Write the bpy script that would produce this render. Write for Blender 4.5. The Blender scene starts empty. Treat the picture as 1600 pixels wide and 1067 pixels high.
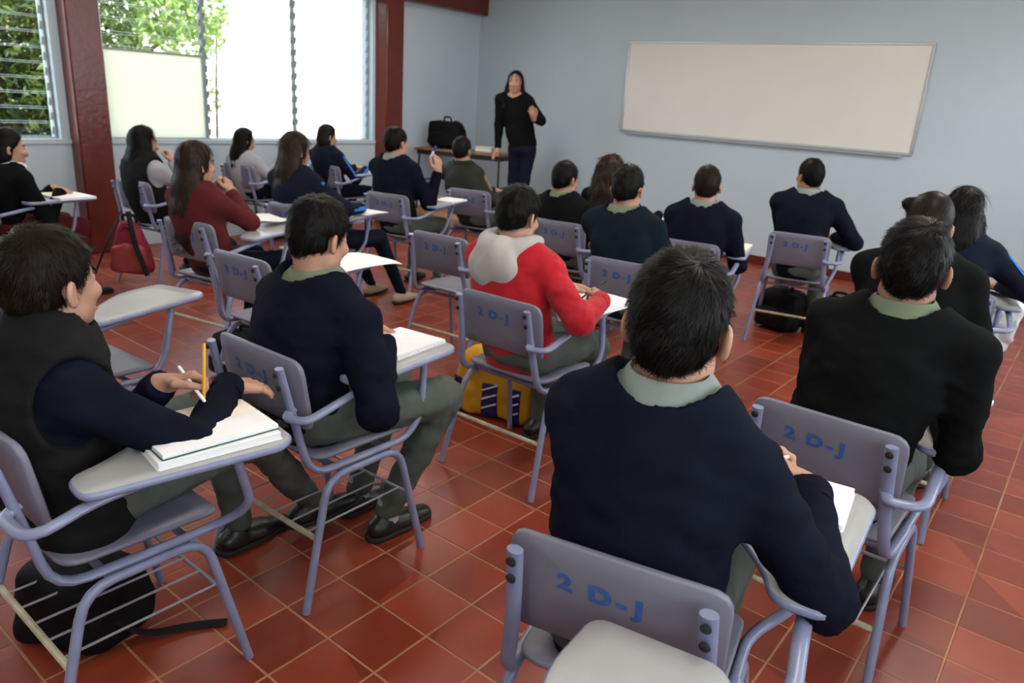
import bpy, math, random
import numpy as np
from mathutils import Vector, Matrix, Euler

random.seed(7)
rng = np.random.default_rng(11)
S = bpy.context.scene
COL = S.collection

# ------------------------------------------------------------------ camera, sky, sun, exposure
cam_d = bpy.data.cameras.new('camera')
cam = bpy.data.objects.new('camera', cam_d)
COL.objects.link(cam)
cam_d.sensor_width = 36.0
cam_d.lens = 1154.14 / 1600 * 36.0
R_ = Vector((0.7760, 0.6276, 0.0639)).normalized()
F_ = Vector((-0.5832, 0.7515, -0.3082)).normalized()
U_ = R_.cross(F_).normalized()
cam.matrix_world = Matrix(((R_.x, U_.x, -F_.x, 1.455), (R_.y, U_.y, -F_.y, -1.502),
                           (R_.z, U_.z, -F_.z, 1.510), (0, 0, 0, 1)))
cam_d.clip_start = 0.02
cam_d.dof.use_dof = True
cam_d.dof.focus_distance = 1.75
cam_d.dof.aperture_fstop = 5.0
S.camera = cam

world = bpy.data.worlds.new('sky')
S.world = world
world.use_nodes = True
bg = world.node_tree.nodes['Background']
bg.inputs['Color'].default_value = (0.86, 0.94, 1.0, 1)
bg.inputs['Strength'].default_value = 1.0

sun_d = bpy.data.lights.new('sun', 'SUN')
sun_d.energy = 3.6
sun_d.angle = 0.01
sun_d.color = (1.0, 0.95, 0.86)
sun = bpy.data.objects.new('sun', sun_d)
COL.objects.link(sun)
sun.rotation_euler = Vector((-0.30, 0.50, -0.81)).to_track_quat('-Z', 'Y').to_euler()

def fill_lamp(x, y, watts):  # overhead fill added to brighten the room, no such source seen
    d = bpy.data.lights.new('fill_light', 'AREA'); d.shape = 'RECTANGLE'; d.size, d.size_y = .34, 1.24
    d.energy = watts; d.color = FILL_COLOR
    o = bpy.data.objects.new('fill_light', d); COL.objects.link(o); o.location = (x, y, 3.055)
FILL_COLOR = (1.0, .955, .87)
FILL_LAMPS = [(x, y) for x in (-4.0, -1.4, 1.2) for y in (-1.9, .9, 3.7)]
WATTS = (1.8, 3.6, 5.6, 1.8, 4.4, 6.8, 4.6, 5.6, 6.8)
for (x, y), w in zip(FILL_LAMPS, WATTS): fill_lamp(x, y, w)

S.view_settings.view_transform = 'Standard'
S.view_settings.look = 'None'
S.view_settings.gamma = 1.0
S.view_settings.use_curve_mapping = False
S.view_settings.exposure = 2.5
try:
    S.cycles.use_denoising = True
    S.cycles.max_bounces = 10
    S.cycles.diffuse_bounces = 6
    S.cycles.transparent_max_bounces = 24
    S.cycles.sample_clamp_indirect = 6.0
except Exception:
    pass

# ------------------------------------------------------------------ materials
MATS = {}
def mat(name, col, rough=0.6, spec=0.4, var=0.0, vscale=8.0, bump=0.0, bscale=200.0, metal=0.0, bdist=0.002,
        island=0.0, sheen=0.0, coat=0.0, trans=0.0, col2=None):
    """principled material; var mixes towards col2 (or a darker tone) with noise, bump gives fine relief"""
    if name in MATS: return MATS[name]
    m = bpy.data.materials.new(name); m.use_nodes = True
    nt = m.node_tree; b = nt.nodes['Principled BSDF']
    b.inputs['Base Color'].default_value = (*col, 1)
    b.inputs['Roughness'].default_value = rough
    b.inputs['Specular IOR Level'].default_value = spec
    b.inputs['Metallic'].default_value = metal
    if sheen: b.inputs['Sheen Weight'].default_value = sheen; b.inputs['Sheen Roughness'].default_value = 0.5
    if coat: b.inputs['Coat Weight'].default_value = coat; b.inputs['Coat Roughness'].default_value = 0.15
    if trans: b.inputs['Transmission Weight'].default_value = trans
    tc = nt.nodes.new('ShaderNodeTexCoord')
    if var > 0 or island > 0:
        mx = nt.nodes.new('ShaderNodeMix'); mx.data_type = 'RGBA'
        mx.inputs['A'].default_value = (*col, 1)
        c2 = col2 if col2 else tuple(c * (1 - var) for c in col)
        mx.inputs['B'].default_value = (*c2, 1)
        if island > 0:
            g = nt.nodes.new('ShaderNodeNewGeometry')
            nt.links.new(g.outputs['Random Per Island'], mx.inputs['Factor'])
        else:
            n = nt.nodes.new('ShaderNodeTexNoise'); n.inputs['Scale'].default_value = vscale
            n.inputs['Detail'].default_value = 5
            nt.links.new(tc.outputs['Object'], n.inputs['Vector'])
            r = nt.nodes.new('ShaderNodeMapRange')
            r.inputs['From Min'].default_value = 0.35; r.inputs['From Max'].default_value = 0.68
            nt.links.new(n.outputs['Fac'], r.inputs['Value'])
            nt.links.new(r.outputs['Result'], mx.inputs['Factor'])
        nt.links.new(mx.outputs['Result'], b.inputs['Base Color'])
    if bump > 0:
        n2 = nt.nodes.new('ShaderNodeTexNoise'); n2.inputs['Scale'].default_value = bscale
        n2.inputs['Detail'].default_value = 3
        nt.links.new(tc.outputs['Object'], n2.inputs['Vector'])
        bp = nt.nodes.new('ShaderNodeBump'); bp.inputs['Strength'].default_value = bump
        bp.inputs['Distance'].default_value = bdist
        nt.links.new(n2.outputs['Fac'], bp.inputs['Height'])
        nt.links.new(bp.outputs['Normal'], b.inputs['Normal'])
    MATS[name] = m
    return m

def tile_material():
    m = bpy.data.materials.new('waxed_clay_tile'); m.use_nodes = True
    nt = m.node_tree; b = nt.nodes['Principled BSDF']; L = nt.links.new
    geo = nt.nodes.new('ShaderNodeNewGeometry')
    dv = nt.nodes.new('ShaderNodeVectorMath'); dv.operation = 'SCALE'; dv.inputs['Scale'].default_value = 5.0
    fl = nt.nodes.new('ShaderNodeVectorMath'); fl.operation = 'FLOOR'
    ad = nt.nodes.new('ShaderNodeVectorMath'); ad.operation = 'MULTIPLY'; ad.inputs[1].default_value = (1, 1, 0)
    wn = nt.nodes.new('ShaderNodeTexWhiteNoise')
    L(geo.outputs['Position'], dv.inputs[0]); L(dv.outputs[0], fl.inputs[0]); L(fl.outputs[0], ad.inputs[0]); L(ad.outputs[0], wn.inputs['Vector'])
    rp = nt.nodes.new('ShaderNodeValToRGB')
    e = rp.color_ramp.elements
    e[0].position = 0; e[0].color = (0.180, 0.027, 0.013, 1)
    e[1].position = 1; e[1].color = (0.285, 0.049, 0.022, 1)
    k = e.new(0.5); k.color = (0.225, 0.033, 0.015, 1)
    L(wn.outputs['Value'], rp.inputs['Fac'])
    n = nt.nodes.new('ShaderNodeTexNoise'); n.inputs['Scale'].default_value = 5.0; n.inputs['Detail'].default_value = 6
    L(geo.outputs['Position'], n.inputs['Vector'])
    mx = nt.nodes.new('ShaderNodeMix'); mx.data_type = 'RGBA'; mx.blend_type = 'MULTIPLY'
    mr = nt.nodes.new('ShaderNodeMapRange'); mr.inputs['To Min'].default_value = 0.72; mr.inputs['To Max'].default_value = 1.2
    L(n.outputs['Fac'], mr.inputs['Value']); mx.inputs['Factor'].default_value = 1
    L(rp.outputs['Color'], mx.inputs['A']); L(mr.outputs['Result'], mx.inputs['B'])
    L(mx.outputs['Result'], b.inputs['Base Color'])
    n2 = nt.nodes.new('ShaderNodeTexNoise'); n2.inputs['Scale'].default_value = 14.0; n2.inputs['Detail'].default_value = 4
    L(geo.outputs['Position'], n2.inputs['Vector'])
    m2 = nt.nodes.new('ShaderNodeMapRange'); m2.inputs['To Min'].default_value = 0.24; m2.inputs['To Max'].default_value = 0.5
    L(n2.outputs['Fac'], m2.inputs['Value']); L(m2.outputs['Result'], b.inputs['Roughness'])
    b.inputs['Specular IOR Level'].default_value = 0.45
    bp = nt.nodes.new('ShaderNodeBump'); bp.inputs['Strength'].default_value = 0.12; bp.inputs['Distance'].default_value = 0.004
    L(n2.outputs['Fac'], bp.inputs['Height']); L(bp.outputs['Normal'], b.inputs['Normal'])
    return m

def glass_material(name, tint, gloss=0.12, frost=0.0):
    m = bpy.data.materials.new(name); m.use_nodes = True
    nt = m.node_tree; nt.nodes.remove(nt.nodes['Principled BSDF']); L = nt.links.new
    out = nt.nodes['Material Output']
    t = nt.nodes.new('ShaderNodeBsdfTransparent'); t.inputs['Color'].default_value = (*tint, 1)
    g = nt.nodes.new('ShaderNodeBsdfGlossy'); g.inputs['Roughness'].default_value = 0.05
    fr = nt.nodes.new('ShaderNodeFresnel'); fr.inputs['IOR'].default_value = 1.5
    ms = nt.nodes.new('ShaderNodeMixShader')
    ge = nt.nodes.new('ShaderNodeNewGeometry'); inv = nt.nodes.new('ShaderNodeMath'); inv.operation = 'SUBTRACT'; inv.inputs[0].default_value = 1.0
    mu = nt.nodes.new('ShaderNodeMath'); mu.operation = 'MULTIPLY'
    L(ge.outputs['Backfacing'], inv.inputs[1]); L(inv.outputs[0], mu.inputs[0]); L(fr.outputs['Fac'], mu.inputs[1])
    L(mu.outputs[0], ms.inputs['Fac']); L(t.outputs[0], ms.inputs[1]); L(g.outputs[0], ms.inputs[2])
    if frost > 0:
        tl = nt.nodes.new('ShaderNodeBsdfTranslucent'); tl.inputs['Color'].default_value = (*tint, 1)
        m2 = nt.nodes.new('ShaderNodeMixShader'); m2.inputs['Fac'].default_value = frost
        L(ms.outputs[0], m2.inputs[1]); L(tl.outputs[0], m2.inputs[2]); L(m2.outputs[0], out.inputs['Surface'])
    else:
        L(ms.outputs[0], out.inputs['Surface'])
    return m

def leaf_material(name, c1, c2):
    m = mat(name, c1, rough=0.5, island=1.0, col2=c2)
    nt = m.node_tree; L = nt.links.new
    b = nt.nodes['Principled BSDF']; out = nt.nodes['Material Output']
    tl = nt.nodes.new('ShaderNodeBsdfTranslucent'); tl.inputs['Color'].default_value = (c2[0] * 1.3, c2[1] * 1.3, c2[2], 1)
    ms = nt.nodes.new('ShaderNodeMixShader'); ms.inputs['Fac'].default_value = 0.35
    L(b.outputs[0], ms.inputs[1]); L(tl.outputs[0], ms.inputs[2]); L(ms.outputs[0], out.inputs['Surface'])
    return m

M_wall = mat('painted_plaster_blue_grey', (0.45, 0.525, 0.58), 0.62, 0.3, var=0.06, vscale=1.2, bump=0.15, bscale=60)
M_ceil = mat('ceiling_white', (0.70, 0.69, 0.66), 0.8, 0.2, var=0.05)
M_red = mat('oxblood_gloss_paint', (0.115, 0.016, 0.010), 0.28, 0.5, var=0.25, vscale=9, bump=0.35, bscale=22, bdist=0.006)
M_frame = mat('window_frame_grey', (0.26, 0.30, 0.31), 0.5, 0.4)
M_tile = tile_material()
M_grout = mat('pale_grout', (0.42, 0.22, 0.12), 0.85, 0.2, var=0.45, vscale=4)
M_tube = mat('lavender_grey_enamel', (0.215, 0.232, 0.36), 0.30, 0.5, var=0.14, vscale=20)
M_shell = mat('grey_laminate', (0.165, 0.160, 0.205), 0.42, 0.45, var=0.12, vscale=6)
M_top = mat('pale_grey_tabletop', (0.36, 0.355, 0.355), 0.33, 0.45, var=0.14, vscale=5)
M_bar = mat('worn_cream_bar', (0.50, 0.43, 0.30), 0.5, 0.4, var=0.3, vscale=25)
M_rod = mat('rack_wire', (0.24, 0.24, 0.27), 0.35, 0.5)
M_ink = mat('blue_stencil_paint', (0.045, 0.115, 0.34), 0.6, 0.3, var=0.3, vscale=60)
M_black = mat('worn_black_metal', (0.015, 0.015, 0.017), 0.45, 0.4)
M_paper = mat('white_paper', (0.78, 0.77, 0.78), 0.7, 0.2, var=0.04, vscale=30)
M_cream = mat('cream_paper', (0.76, 0.69, 0.56), 0.7, 0.2)
M_green = mat('dark_green_cover', (0.02, 0.10, 0.07), 0.4, 0.4)
M_skin = mat('skin', (0.46, 0.245, 0.165), 0.5, 0.35, var=0.22, vscale=9, bump=0.06, bscale=300)
M_skin2 = mat('skin_tan', (0.36, 0.18, 0.115), 0.5, 0.35, var=0.22, vscale=9, bump=0.06, bscale=300)
M_lips = mat('lips', (0.34, 0.11, 0.09), 0.45, 0.4)
M_eye = mat('eye_white', (0.34, 0.32, 0.30), 0.25, 0.5)
M_iris = mat('iris_dark', (0.012, 0.008, 0.006), 0.15, 0.5)
M_hair = mat('black_hair', (0.0032, 0.0026, 0.0023), 0.45, 0.10, island=1, col2=(0.0075, 0.0062, 0.0054))
M_hair2 = mat('dark_brown_hair', (0.0070, 0.0046, 0.0033), 0.45, 0.10, island=1, col2=(0.015, 0.010, 0.007))
M_hair3 = mat('brown_hair', (0.014, 0.0083, 0.0053), 0.45, 0.12, island=1, col2=(0.034, 0.021, 0.013))
M_navy = mat('navy_knit', (0.0058, 0.0068, 0.0150), 0.9, 0.06, var=0.3, vscale=12, bump=0.35, bscale=420, sheen=0.0)
M_navy2 = mat('dark_teal_knit', (0.0065, 0.012, 0.019), 0.9, 0.06, var=0.3, vscale=12, bump=0.35, bscale=420, sheen=0.0)
M_blackknit = mat('black_knit', (0.0055, 0.0058, 0.0062), 0.9, 0.06, var=0.3, vscale=12, bump=0.35, bscale=420, sheen=0.0)
M_redfl = mat('red_fleece', (0.40, 0.011, 0.020), 0.9, 0.15, var=0.2, vscale=10, bump=0.3, bscale=350, sheen=0.1)
M_heather = mat('grey_fleece', (0.40, 0.375, 0.345), 0.9, 0.15, var=0.12, vscale=14, bump=0.3, bscale=350)
M_maroon = mat('maroon_knit', (0.088, 0.012, 0.014), 0.9, 0.15, var=0.2, vscale=12, bump=0.3, bscale=350)
M_lightgrey = mat('light_grey_knit', (0.33, 0.32, 0.35), 0.9, 0.15, var=0.1, vscale=12, bump=0.3, bscale=350)
M_olive = mat('dark_olive_nylon', (0.013, 0.014, 0.009), 0.65, 0.2, var=0.3, vscale=14)
M_vest = mat('black_quilted_vest', (0.0075, 0.0075, 0.0078), 0.85, 0.12, var=0.2, vscale=20, bump=0.2, bscale=120)
M_shirt = mat('grey_green_shirt', (0.205, 0.235, 0.215), 0.8, 0.2, var=0.12, vscale=25, bump=0.15, bscale=500)
M_shirtg = mat('sage_green_shirt', (0.155, 0.185, 0.118), 0.8, 0.2, var=0.12, vscale=25)
M_white = mat('white_cloth', (0.62, 0.62, 0.64), 0.85, 0.2)
M_trous = mat('grey_green_trousers', (0.078, 0.092, 0.078), 0.8, 0.2, var=0.22, vscale=10, bump=0.3, bscale=500)
M_tnavy = mat('navy_track_trousers', (0.006, 0.008, 0.019), 0.85, 0.1, var=0.2, vscale=12)
M_tblue = mat('blue_track_stripe', (0.02, 0.14, 0.46), 0.7, 0.25)
M_tan = mat('tan_piping', (0.20, 0.125, 0.065), 0.8, 0.2)
M_shoe = mat('black_leather_shoe', (0.010, 0.010, 0.009), 0.38, 0.5, var=0.3, vscale=20)
M_tanshoe = mat('beige_canvas_shoe', (0.34, 0.27, 0.20), 0.8, 0.2)
M_sole = mat('rubber_sole', (0.022, 0.021, 0.02), 0.7, 0.2)
M_sock = mat('grey_sock', (0.34, 0.34, 0.33), 0.9, 0.1)
M_pinkbag = mat('pink_nylon', (0.30, 0.022, 0.055), 0.6, 0.3, var=0.35, vscale=14)
M_coral = mat('coral_nylon', (0.36, 0.06, 0.055), 0.6, 0.3, var=0.2, vscale=14)
M_strap = mat('black_webbing', (0.008, 0.008, 0.009), 0.8, 0.2)
M_yel = mat('yellow_nylon', (0.60, 0.30, 0.015), 0.6, 0.3, var=0.2, vscale=16)
M_bagblue = mat('navy_nylon_panel', (0.012, 0.016, 0.075), 0.6, 0.3)
M_darkbag = mat('black_nylon', (0.0045, 0.0045, 0.005), 0.75, 0.15, var=0.3, vscale=18)
M_greenbag = mat('olive_green_nylon', (0.11, 0.14, 0.018), 0.7, 0.3, var=0.3, vscale=18)
M_wood = mat('varnished_wood', (0.26, 0.125, 0.05), 0.35, 0.45, var=0.45, vscale=7)
M_board = mat('whiteboard_enamel', (0.66, 0.645, 0.60), 0.33, 0.4, var=0.03, vscale=2)
M_alu = mat('brushed_aluminium', (0.48, 0.49, 0.50), 0.4, 0.5, metal=0.6)
M_orange = mat('yellow_pencil_paint', (0.75, 0.36, 0.03), 0.4, 0.4)
M_penwhite = mat('white_pen_plastic', (0.75, 0.74, 0.76), 0.35, 0.4)
M_penblk = mat('black_pen_plastic', (0.012, 0.012, 0.014), 0.3, 0.5)
M_bluecap = mat('blue_marker_cap', (0.02, 0.05, 0.3), 0.35, 0.5)
M_glass = glass_material('louvre_glass', (0.93, 0.97, 0.98))
M_frost = glass_material('frosted_glass', (0.66, 0.66, 0.59), frost=0.9)
M_gedge = mat('pale_glass_edge', (0.24, 0.31, 0.30), 0.3, 0.5)
M_facade = mat('white_render', (0.85, 0.84, 0.80), 0.9, 0.1)
M_pinkroof = mat('pink_clay_roof', (0.52, 0.22, 0.17), 0.8, 0.2, var=0.2)
M_ground = mat('pale_concrete_yard', (0.45, 0.43, 0.38), 0.9, 0.1, var=0.15, vscale=0.5)
M_leafA = leaf_material('leaf_green', (0.018, 0.036, 0.008), (0.075, 0.11, 0.022))
M_leafB = leaf_material('leaf_light', (0.07, 0.13, 0.035), (0.22, 0.30, 0.09))
M_bark = mat('bark', (0.10, 0.075, 0.05), 0.9, 0.1, var=0.4, vscale=12, bump=0.4, bscale=30)

# ------------------------------------------------------------------ mesh helpers
class MB:
    """collects polygons, then becomes one mesh"""
    def __init__(s): s.v = []; s.f = []; s.n = 0; s.sm = []
    def add(s, v, f, smooth=True):
        v = np.asarray(v, float).reshape(-1, 3)
        s.v.append(v); s.f += [tuple(int(i) + s.n for i in q) for q in f]; s.sm += [smooth] * len(f); s.n += len(v)
        return s
    def mesh(s, name, m=None, sharp=0.7):
        me = bpy.data.meshes.new(name)
        v = np.concatenate(s.v) if s.v else np.zeros((0, 3))
        me.from_pydata(v.tolist(), [], s.f)
        me.polygons.foreach_set('use_smooth', s.sm)
        if sharp: me.set_sharp_from_angle(angle=sharp)
        if m: me.materials.append(m)
        me.update()
        return me

def mesh_np(name, v, quads, m):
    me = bpy.data.meshes.new(name)
    v = np.ascontiguousarray(v, np.float32); q = np.ascontiguousarray(quads, np.int32)
    k = q.shape[1]
    me.vertices.add(len(v)); me.vertices.foreach_set('co', v.ravel())
    me.loops.add(q.size); me.loops.foreach_set('vertex_index', q.ravel())
    me.polygons.add(len(q)); me.polygons.foreach_set('loop_start', np.arange(0, q.size, k, dtype=np.int32))
    me.polygons.foreach_set('loop_total', np.full(len(q), k, np.int32))
    me.polygons.foreach_set('use_smooth', np.ones(len(q), bool))
    me.update(calc_edges=True); me.validate()
    if m: me.materials.append(m)
    return me

def link(name, me, parent=None, loc=(0, 0, 0), rot=(0, 0, 0), label=None):
    o = bpy.data.objects.new(name, me); COL.objects.link(o)
    o.location = loc; o.rotation_euler = rot
    if parent: o.parent = parent
    if label: o['label'] = label
    return o

def tag(o, label, cat, group=None):
    o['label'] = label; o['category'] = cat
    if group: o['group'] = group
    return o

def thing(name, label, cat, loc=(0, 0, 0), rz=0.0, group=None):
    o = bpy.data.objects.new(name, None); COL.objects.link(o)
    o.empty_display_size = 0.1
    o.location = loc; o.rotation_euler = (0, 0, rz)
    return tag(o, label, cat, group)

def structure(o):
    o['kind'] = 'structure'; return o

def box(mb, lo, hi, bev=0.0, M=None):
    (x0, y0, z0), (x1, y1, z1) = lo, hi
    if bev <= 0:
        v = [(x, y, z) for z in (z0, z1) for y in (y0, y1) for x in (x0, x1)]
        f = [(0, 2, 3, 1), (4, 5, 7, 6), (0, 1, 5, 4), (2, 6, 7, 3), (0, 4, 6, 2), (1, 3, 7, 5)]
        v = np.array(v)
    else:
        b = bev
        c = [(x0 + b, y0), (x1 - b, y0), (x1, y0 + b), (x1, y1 - b), (x1 - b, y1), (x0 + b, y1), (x0, y1 - b), (x0, y0 + b)]
        ci = [(x0 + b, y0 + b), (x1 - b, y0 + b), (x1 - b, y0 + b), (x1 - b, y1 - b), (x1 - b, y1 - b), (x0 + b, y1 - b), (x0 + b, y1 - b), (x0 + b, y0 + b)]
        v = [(*p, z0) for p in ci] + [(*p, z0 + b) for p in c] + [(*p, z1 - b) for p in c] + [(*p, z1) for p in ci]
        f = [tuple(range(7, -1, -1)), tuple(range(24, 32))]
        for r in range(3):
            for i in range(8):
                j = (i + 1) % 8
                f.append((r * 8 + i, r * 8 + j, (r + 1) * 8 + j, (r + 1) * 8 + i))
        v = np.array(v)
    if M is not None: v = v @ np.array(M.to_3x3()).T + np.array(M.translation)
    mb.add(v, f, smooth=False)
    return mb

def fillet(pts, r, n=5):
    pts = [np.array(p, float) for p in pts]
    if r <= 0: return np.array(pts)
    out = [pts[0]]
    for a, b, c in zip(pts[:-2], pts[1:-1], pts[2:]):
        d1 = a - b; d2 = c - b; l1 = np.linalg.norm(d1); l2 = np.linalg.norm(d2)
        q = min(r, l1 * 0.48, l2 * 0.48)
        p0 = b + d1 / l1 * q; p2 = b + d2 / l2 * q
        for t in np.linspace(0, 1, n): out.append((1 - t) ** 2 * p0 + 2 * t * (1 - t) * b + t * t * p2)
    out.append(pts[-1])
    return np.array(out)

def tube(mb, pts, r, n=10, fil=0.0, flat=None, up=(0, 0, 1), radii=None, cap=True):
    """sweep a (flattened) circle along a polyline; flat=(ru, rv) gives an oval with ru across 'up'"""
    P = fillet(pts, fil); m = len(P)
    T = np.gradient(P, axis=0); T /= np.linalg.norm(T, axis=1, keepdims=True) + 1e-12
    up = np.array(up, float)
    if abs(T[0] @ up) > 0.95: up = np.array((0.0, 1, 0)) if abs(T[0][1]) < 0.9 else np.array((1.0, 0, 0))
    nrm = up - T[0] * (T[0] @ up); nrm /= np.linalg.norm(nrm)
    a = np.linspace(0, 2 * np.pi, n, endpoint=False)
    V = []
    for i in range(m):
        nrm = nrm - T[i] * (T[i] @ nrm); nrm /= np.linalg.norm(nrm)
        bn = np.cross(T[i], nrm)
        k = 1.0 if radii is None else np.interp(i / (m - 1), np.linspace(0, 1, len(radii)), radii)
        ru, rv = flat if flat else (r, r)
        V.append(P[i] + k * (np.outer(np.cos(a) * rv, nrm) + np.outer(np.sin(a) * ru, bn)))
    V = np.concatenate(V); f = []
    for i in range(m - 1):
        for j in range(n):
            k = (j + 1) % n
            f.append((i * n + j, i * n + k, (i + 1) * n + k, (i + 1) * n + j))
    if cap: f += [tuple(range(n - 1, -1, -1)), tuple(range((m - 1) * n, m * n))]
    mb.add(V, f)
    return mb

def lathe(mb, prof, n=16, M=None):
    a = np.linspace(0, 2 * np.pi, n, endpoint=False); V = []
    for r, z in prof: V += [(r * math.cos(t), r * math.sin(t), z) for t in a]
    f = []
    for i in range(len(prof) - 1):
        for j in range(n):
            k = (j + 1) % n; f.append((i * n + j, i * n + k, (i + 1) * n + k, (i + 1) * n + j))
    f += [tuple(range(n - 1, -1, -1)), tuple(range((len(prof) - 1) * n, len(prof) * n))]
    V = np.array(V)
    if M is not None: V = V @ np.array(M.to_3x3()).T + np.array(M.translation)
    mb.add(V, f); return mb

def round_poly(P, r, n=4):
    P = [np.array(p, float) for p in P]; out = []; m = len(P)
    rr = r if hasattr(r, '__len__') else [r] * m
    for i in range(m):
        a, b, c = P[i - 1], P[i], P[(i + 1) % m]
        d1 = a - b; d2 = c - b; l1 = np.linalg.norm(d1); l2 = np.linalg.norm(d2); q = min(rr[i], l1 * .45, l2 * .45)
        p0 = b + d1 / l1 * q; p2 = b + d2 / l2 * q
        for t in np.linspace(0, 1, n): out.append((1 - t) ** 2 * p0 + 2 * t * (1 - t) * b + t * t * p2)
    return np.array(out)

def slab(mb, poly, z0, z1, bev=0.004, warp=None):
    """extrude a closed outline with eased edges; counter-clockwise outline"""
    P = np.array(poly, float); n = len(P)
    if np.sum(P[:, 0] * np.roll(P[:, 1], -1) - P[:, 1] * np.roll(P[:, 0], -1)) < 0: P = P[::-1]
    d = np.roll(P, -1, 0) - np.roll(P, 1, 0); d /= np.linalg.norm(d, axis=1, keepdims=True) + 1e-9
    nrm = np.stack([-d[:, 1], d[:, 0]], 1)
    In = P + nrm * bev; c = P.mean(0)
    rings = [(In, z0), (P, z0 + bev), (P, z1 - bev), (In, z1)]
    V = np.concatenate([np.column_stack([Q, np.full(n, z)]) for Q, z in rings])
    f = []
    for r in range(3):
        for i in range(n):
            j = (i + 1) % n; f.append((r * n + i, r * n + j, (r + 1) * n + j, (r + 1) * n + i))
    # caps as rings towards the centre so that a warp bends them
    base = len(V); K = 3
    for side, z, ring0 in ((0, z0, 0), (1, z1, 3 * n)):
        prev = ring0
        for k in range(1, K + 1):
            Q = c + (In - c) * (1 - k / (K + 0.6))
            V = np.concatenate([V, np.column_stack([Q, np.full(n, z)])])
            cur = len(V) - n
            for i in range(n):
                j = (i + 1) % n
                q = (prev + i, prev + j, cur + j, cur + i)
                f.append(q if side else q[::-1])
            prev = cur
        q = tuple(range(prev, prev + n)); f.append(q if side else q[::-1])
    if warp is not None: V = warp(V)
    mb.add(V, f)
    return mb

# ------------------------------------------------------------------ implicit bodies (rounded cones and ellipsoids meshed with surface nets)
def vnoise(P, freq, seed=0):
    p = P * freq + seed * 17.13
    i = np.floor(p).astype(np.int64); f = p - i; f = f * f * (3 - 2 * f)
    def h(a, b, c):
        n = (a * 374761393 + b * 668265263 + c * 2147483647 + seed * 144665) & 0x7fffffff
        n = ((n ^ (n >> 13)) * 1274126177) & 0x7fffffff
        return ((n ^ (n >> 16)) & 0xffff) / 65535.0
    x, y, z = i[:, 0], i[:, 1], i[:, 2]; fx, fy, fz = f[:, 0], f[:, 1], f[:, 2]
    def lerp(a, b, t): return a + (b - a) * t
    x00 = lerp(h(x, y, z), h(x + 1, y, z), fx); x10 = lerp(h(x, y + 1, z), h(x + 1, y + 1, z), fx)
    x01 = lerp(h(x, y, z + 1), h(x + 1, y, z + 1), fx); x11 = lerp(h(x, y + 1, z + 1), h(x + 1, y + 1, z + 1), fx)
    return lerp(lerp(x00, x10, fy), lerp(x01, x11, fy), fz) * 2 - 1

def smin(a, b, k):
    h = np.clip(0.5 + 0.5 * (b - a) / k, 0, 1)
    return b + (a - b) * h - k * h * (1 - h)
def smax(a, b, k): return -smin(-a, -b, k)

def cone(P, a, b, r1, r2):
    a = np.asarray(a, float); b = np.asarray(b, float); ba = b - a
    L = float(ba @ ba) + 1e-12
    t = np.clip(((P - a) @ ba) / L, 0, 1)
    return np.linalg.norm(P - a - t[:, None] * ba, axis=1) - (r1 + (r2 - r1) * t)

def oval(P, a, b, r1, r2, lat, flat):
    """rounded cone flattened across the axis perpendicular to both its length and 'lat'"""
    a = np.asarray(a, float); b = np.asarray(b, float); w = b - a; L = np.linalg.norm(w) + 1e-9; w = w / L
    u = np.asarray(lat, float); u = u - w * (u @ w); u /= np.linalg.norm(u); v = np.cross(w, u)
    q = P - a
    qw = q @ w; qu = q @ u; qv = (q @ v) / flat
    t = np.clip(qw / L, 0, 1)
    return (np.sqrt(qu ** 2 + qv ** 2 + (qw - t * L) ** 2) - (r1 + (r2 - r1) * t)) * (0.5 + 0.5 * flat)

def ell(P, c, r, Rm=None):
    q = P - np.asarray(c, float)
    if Rm is not None: q = q @ Rm
    r = np.asarray(r, float)
    k0 = np.linalg.norm(q / r, axis=1); k1 = np.linalg.norm(q / (r * r), axis=1)
    return k0 * (k0 - 1.0) / (k1 + 1e-9)

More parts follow.
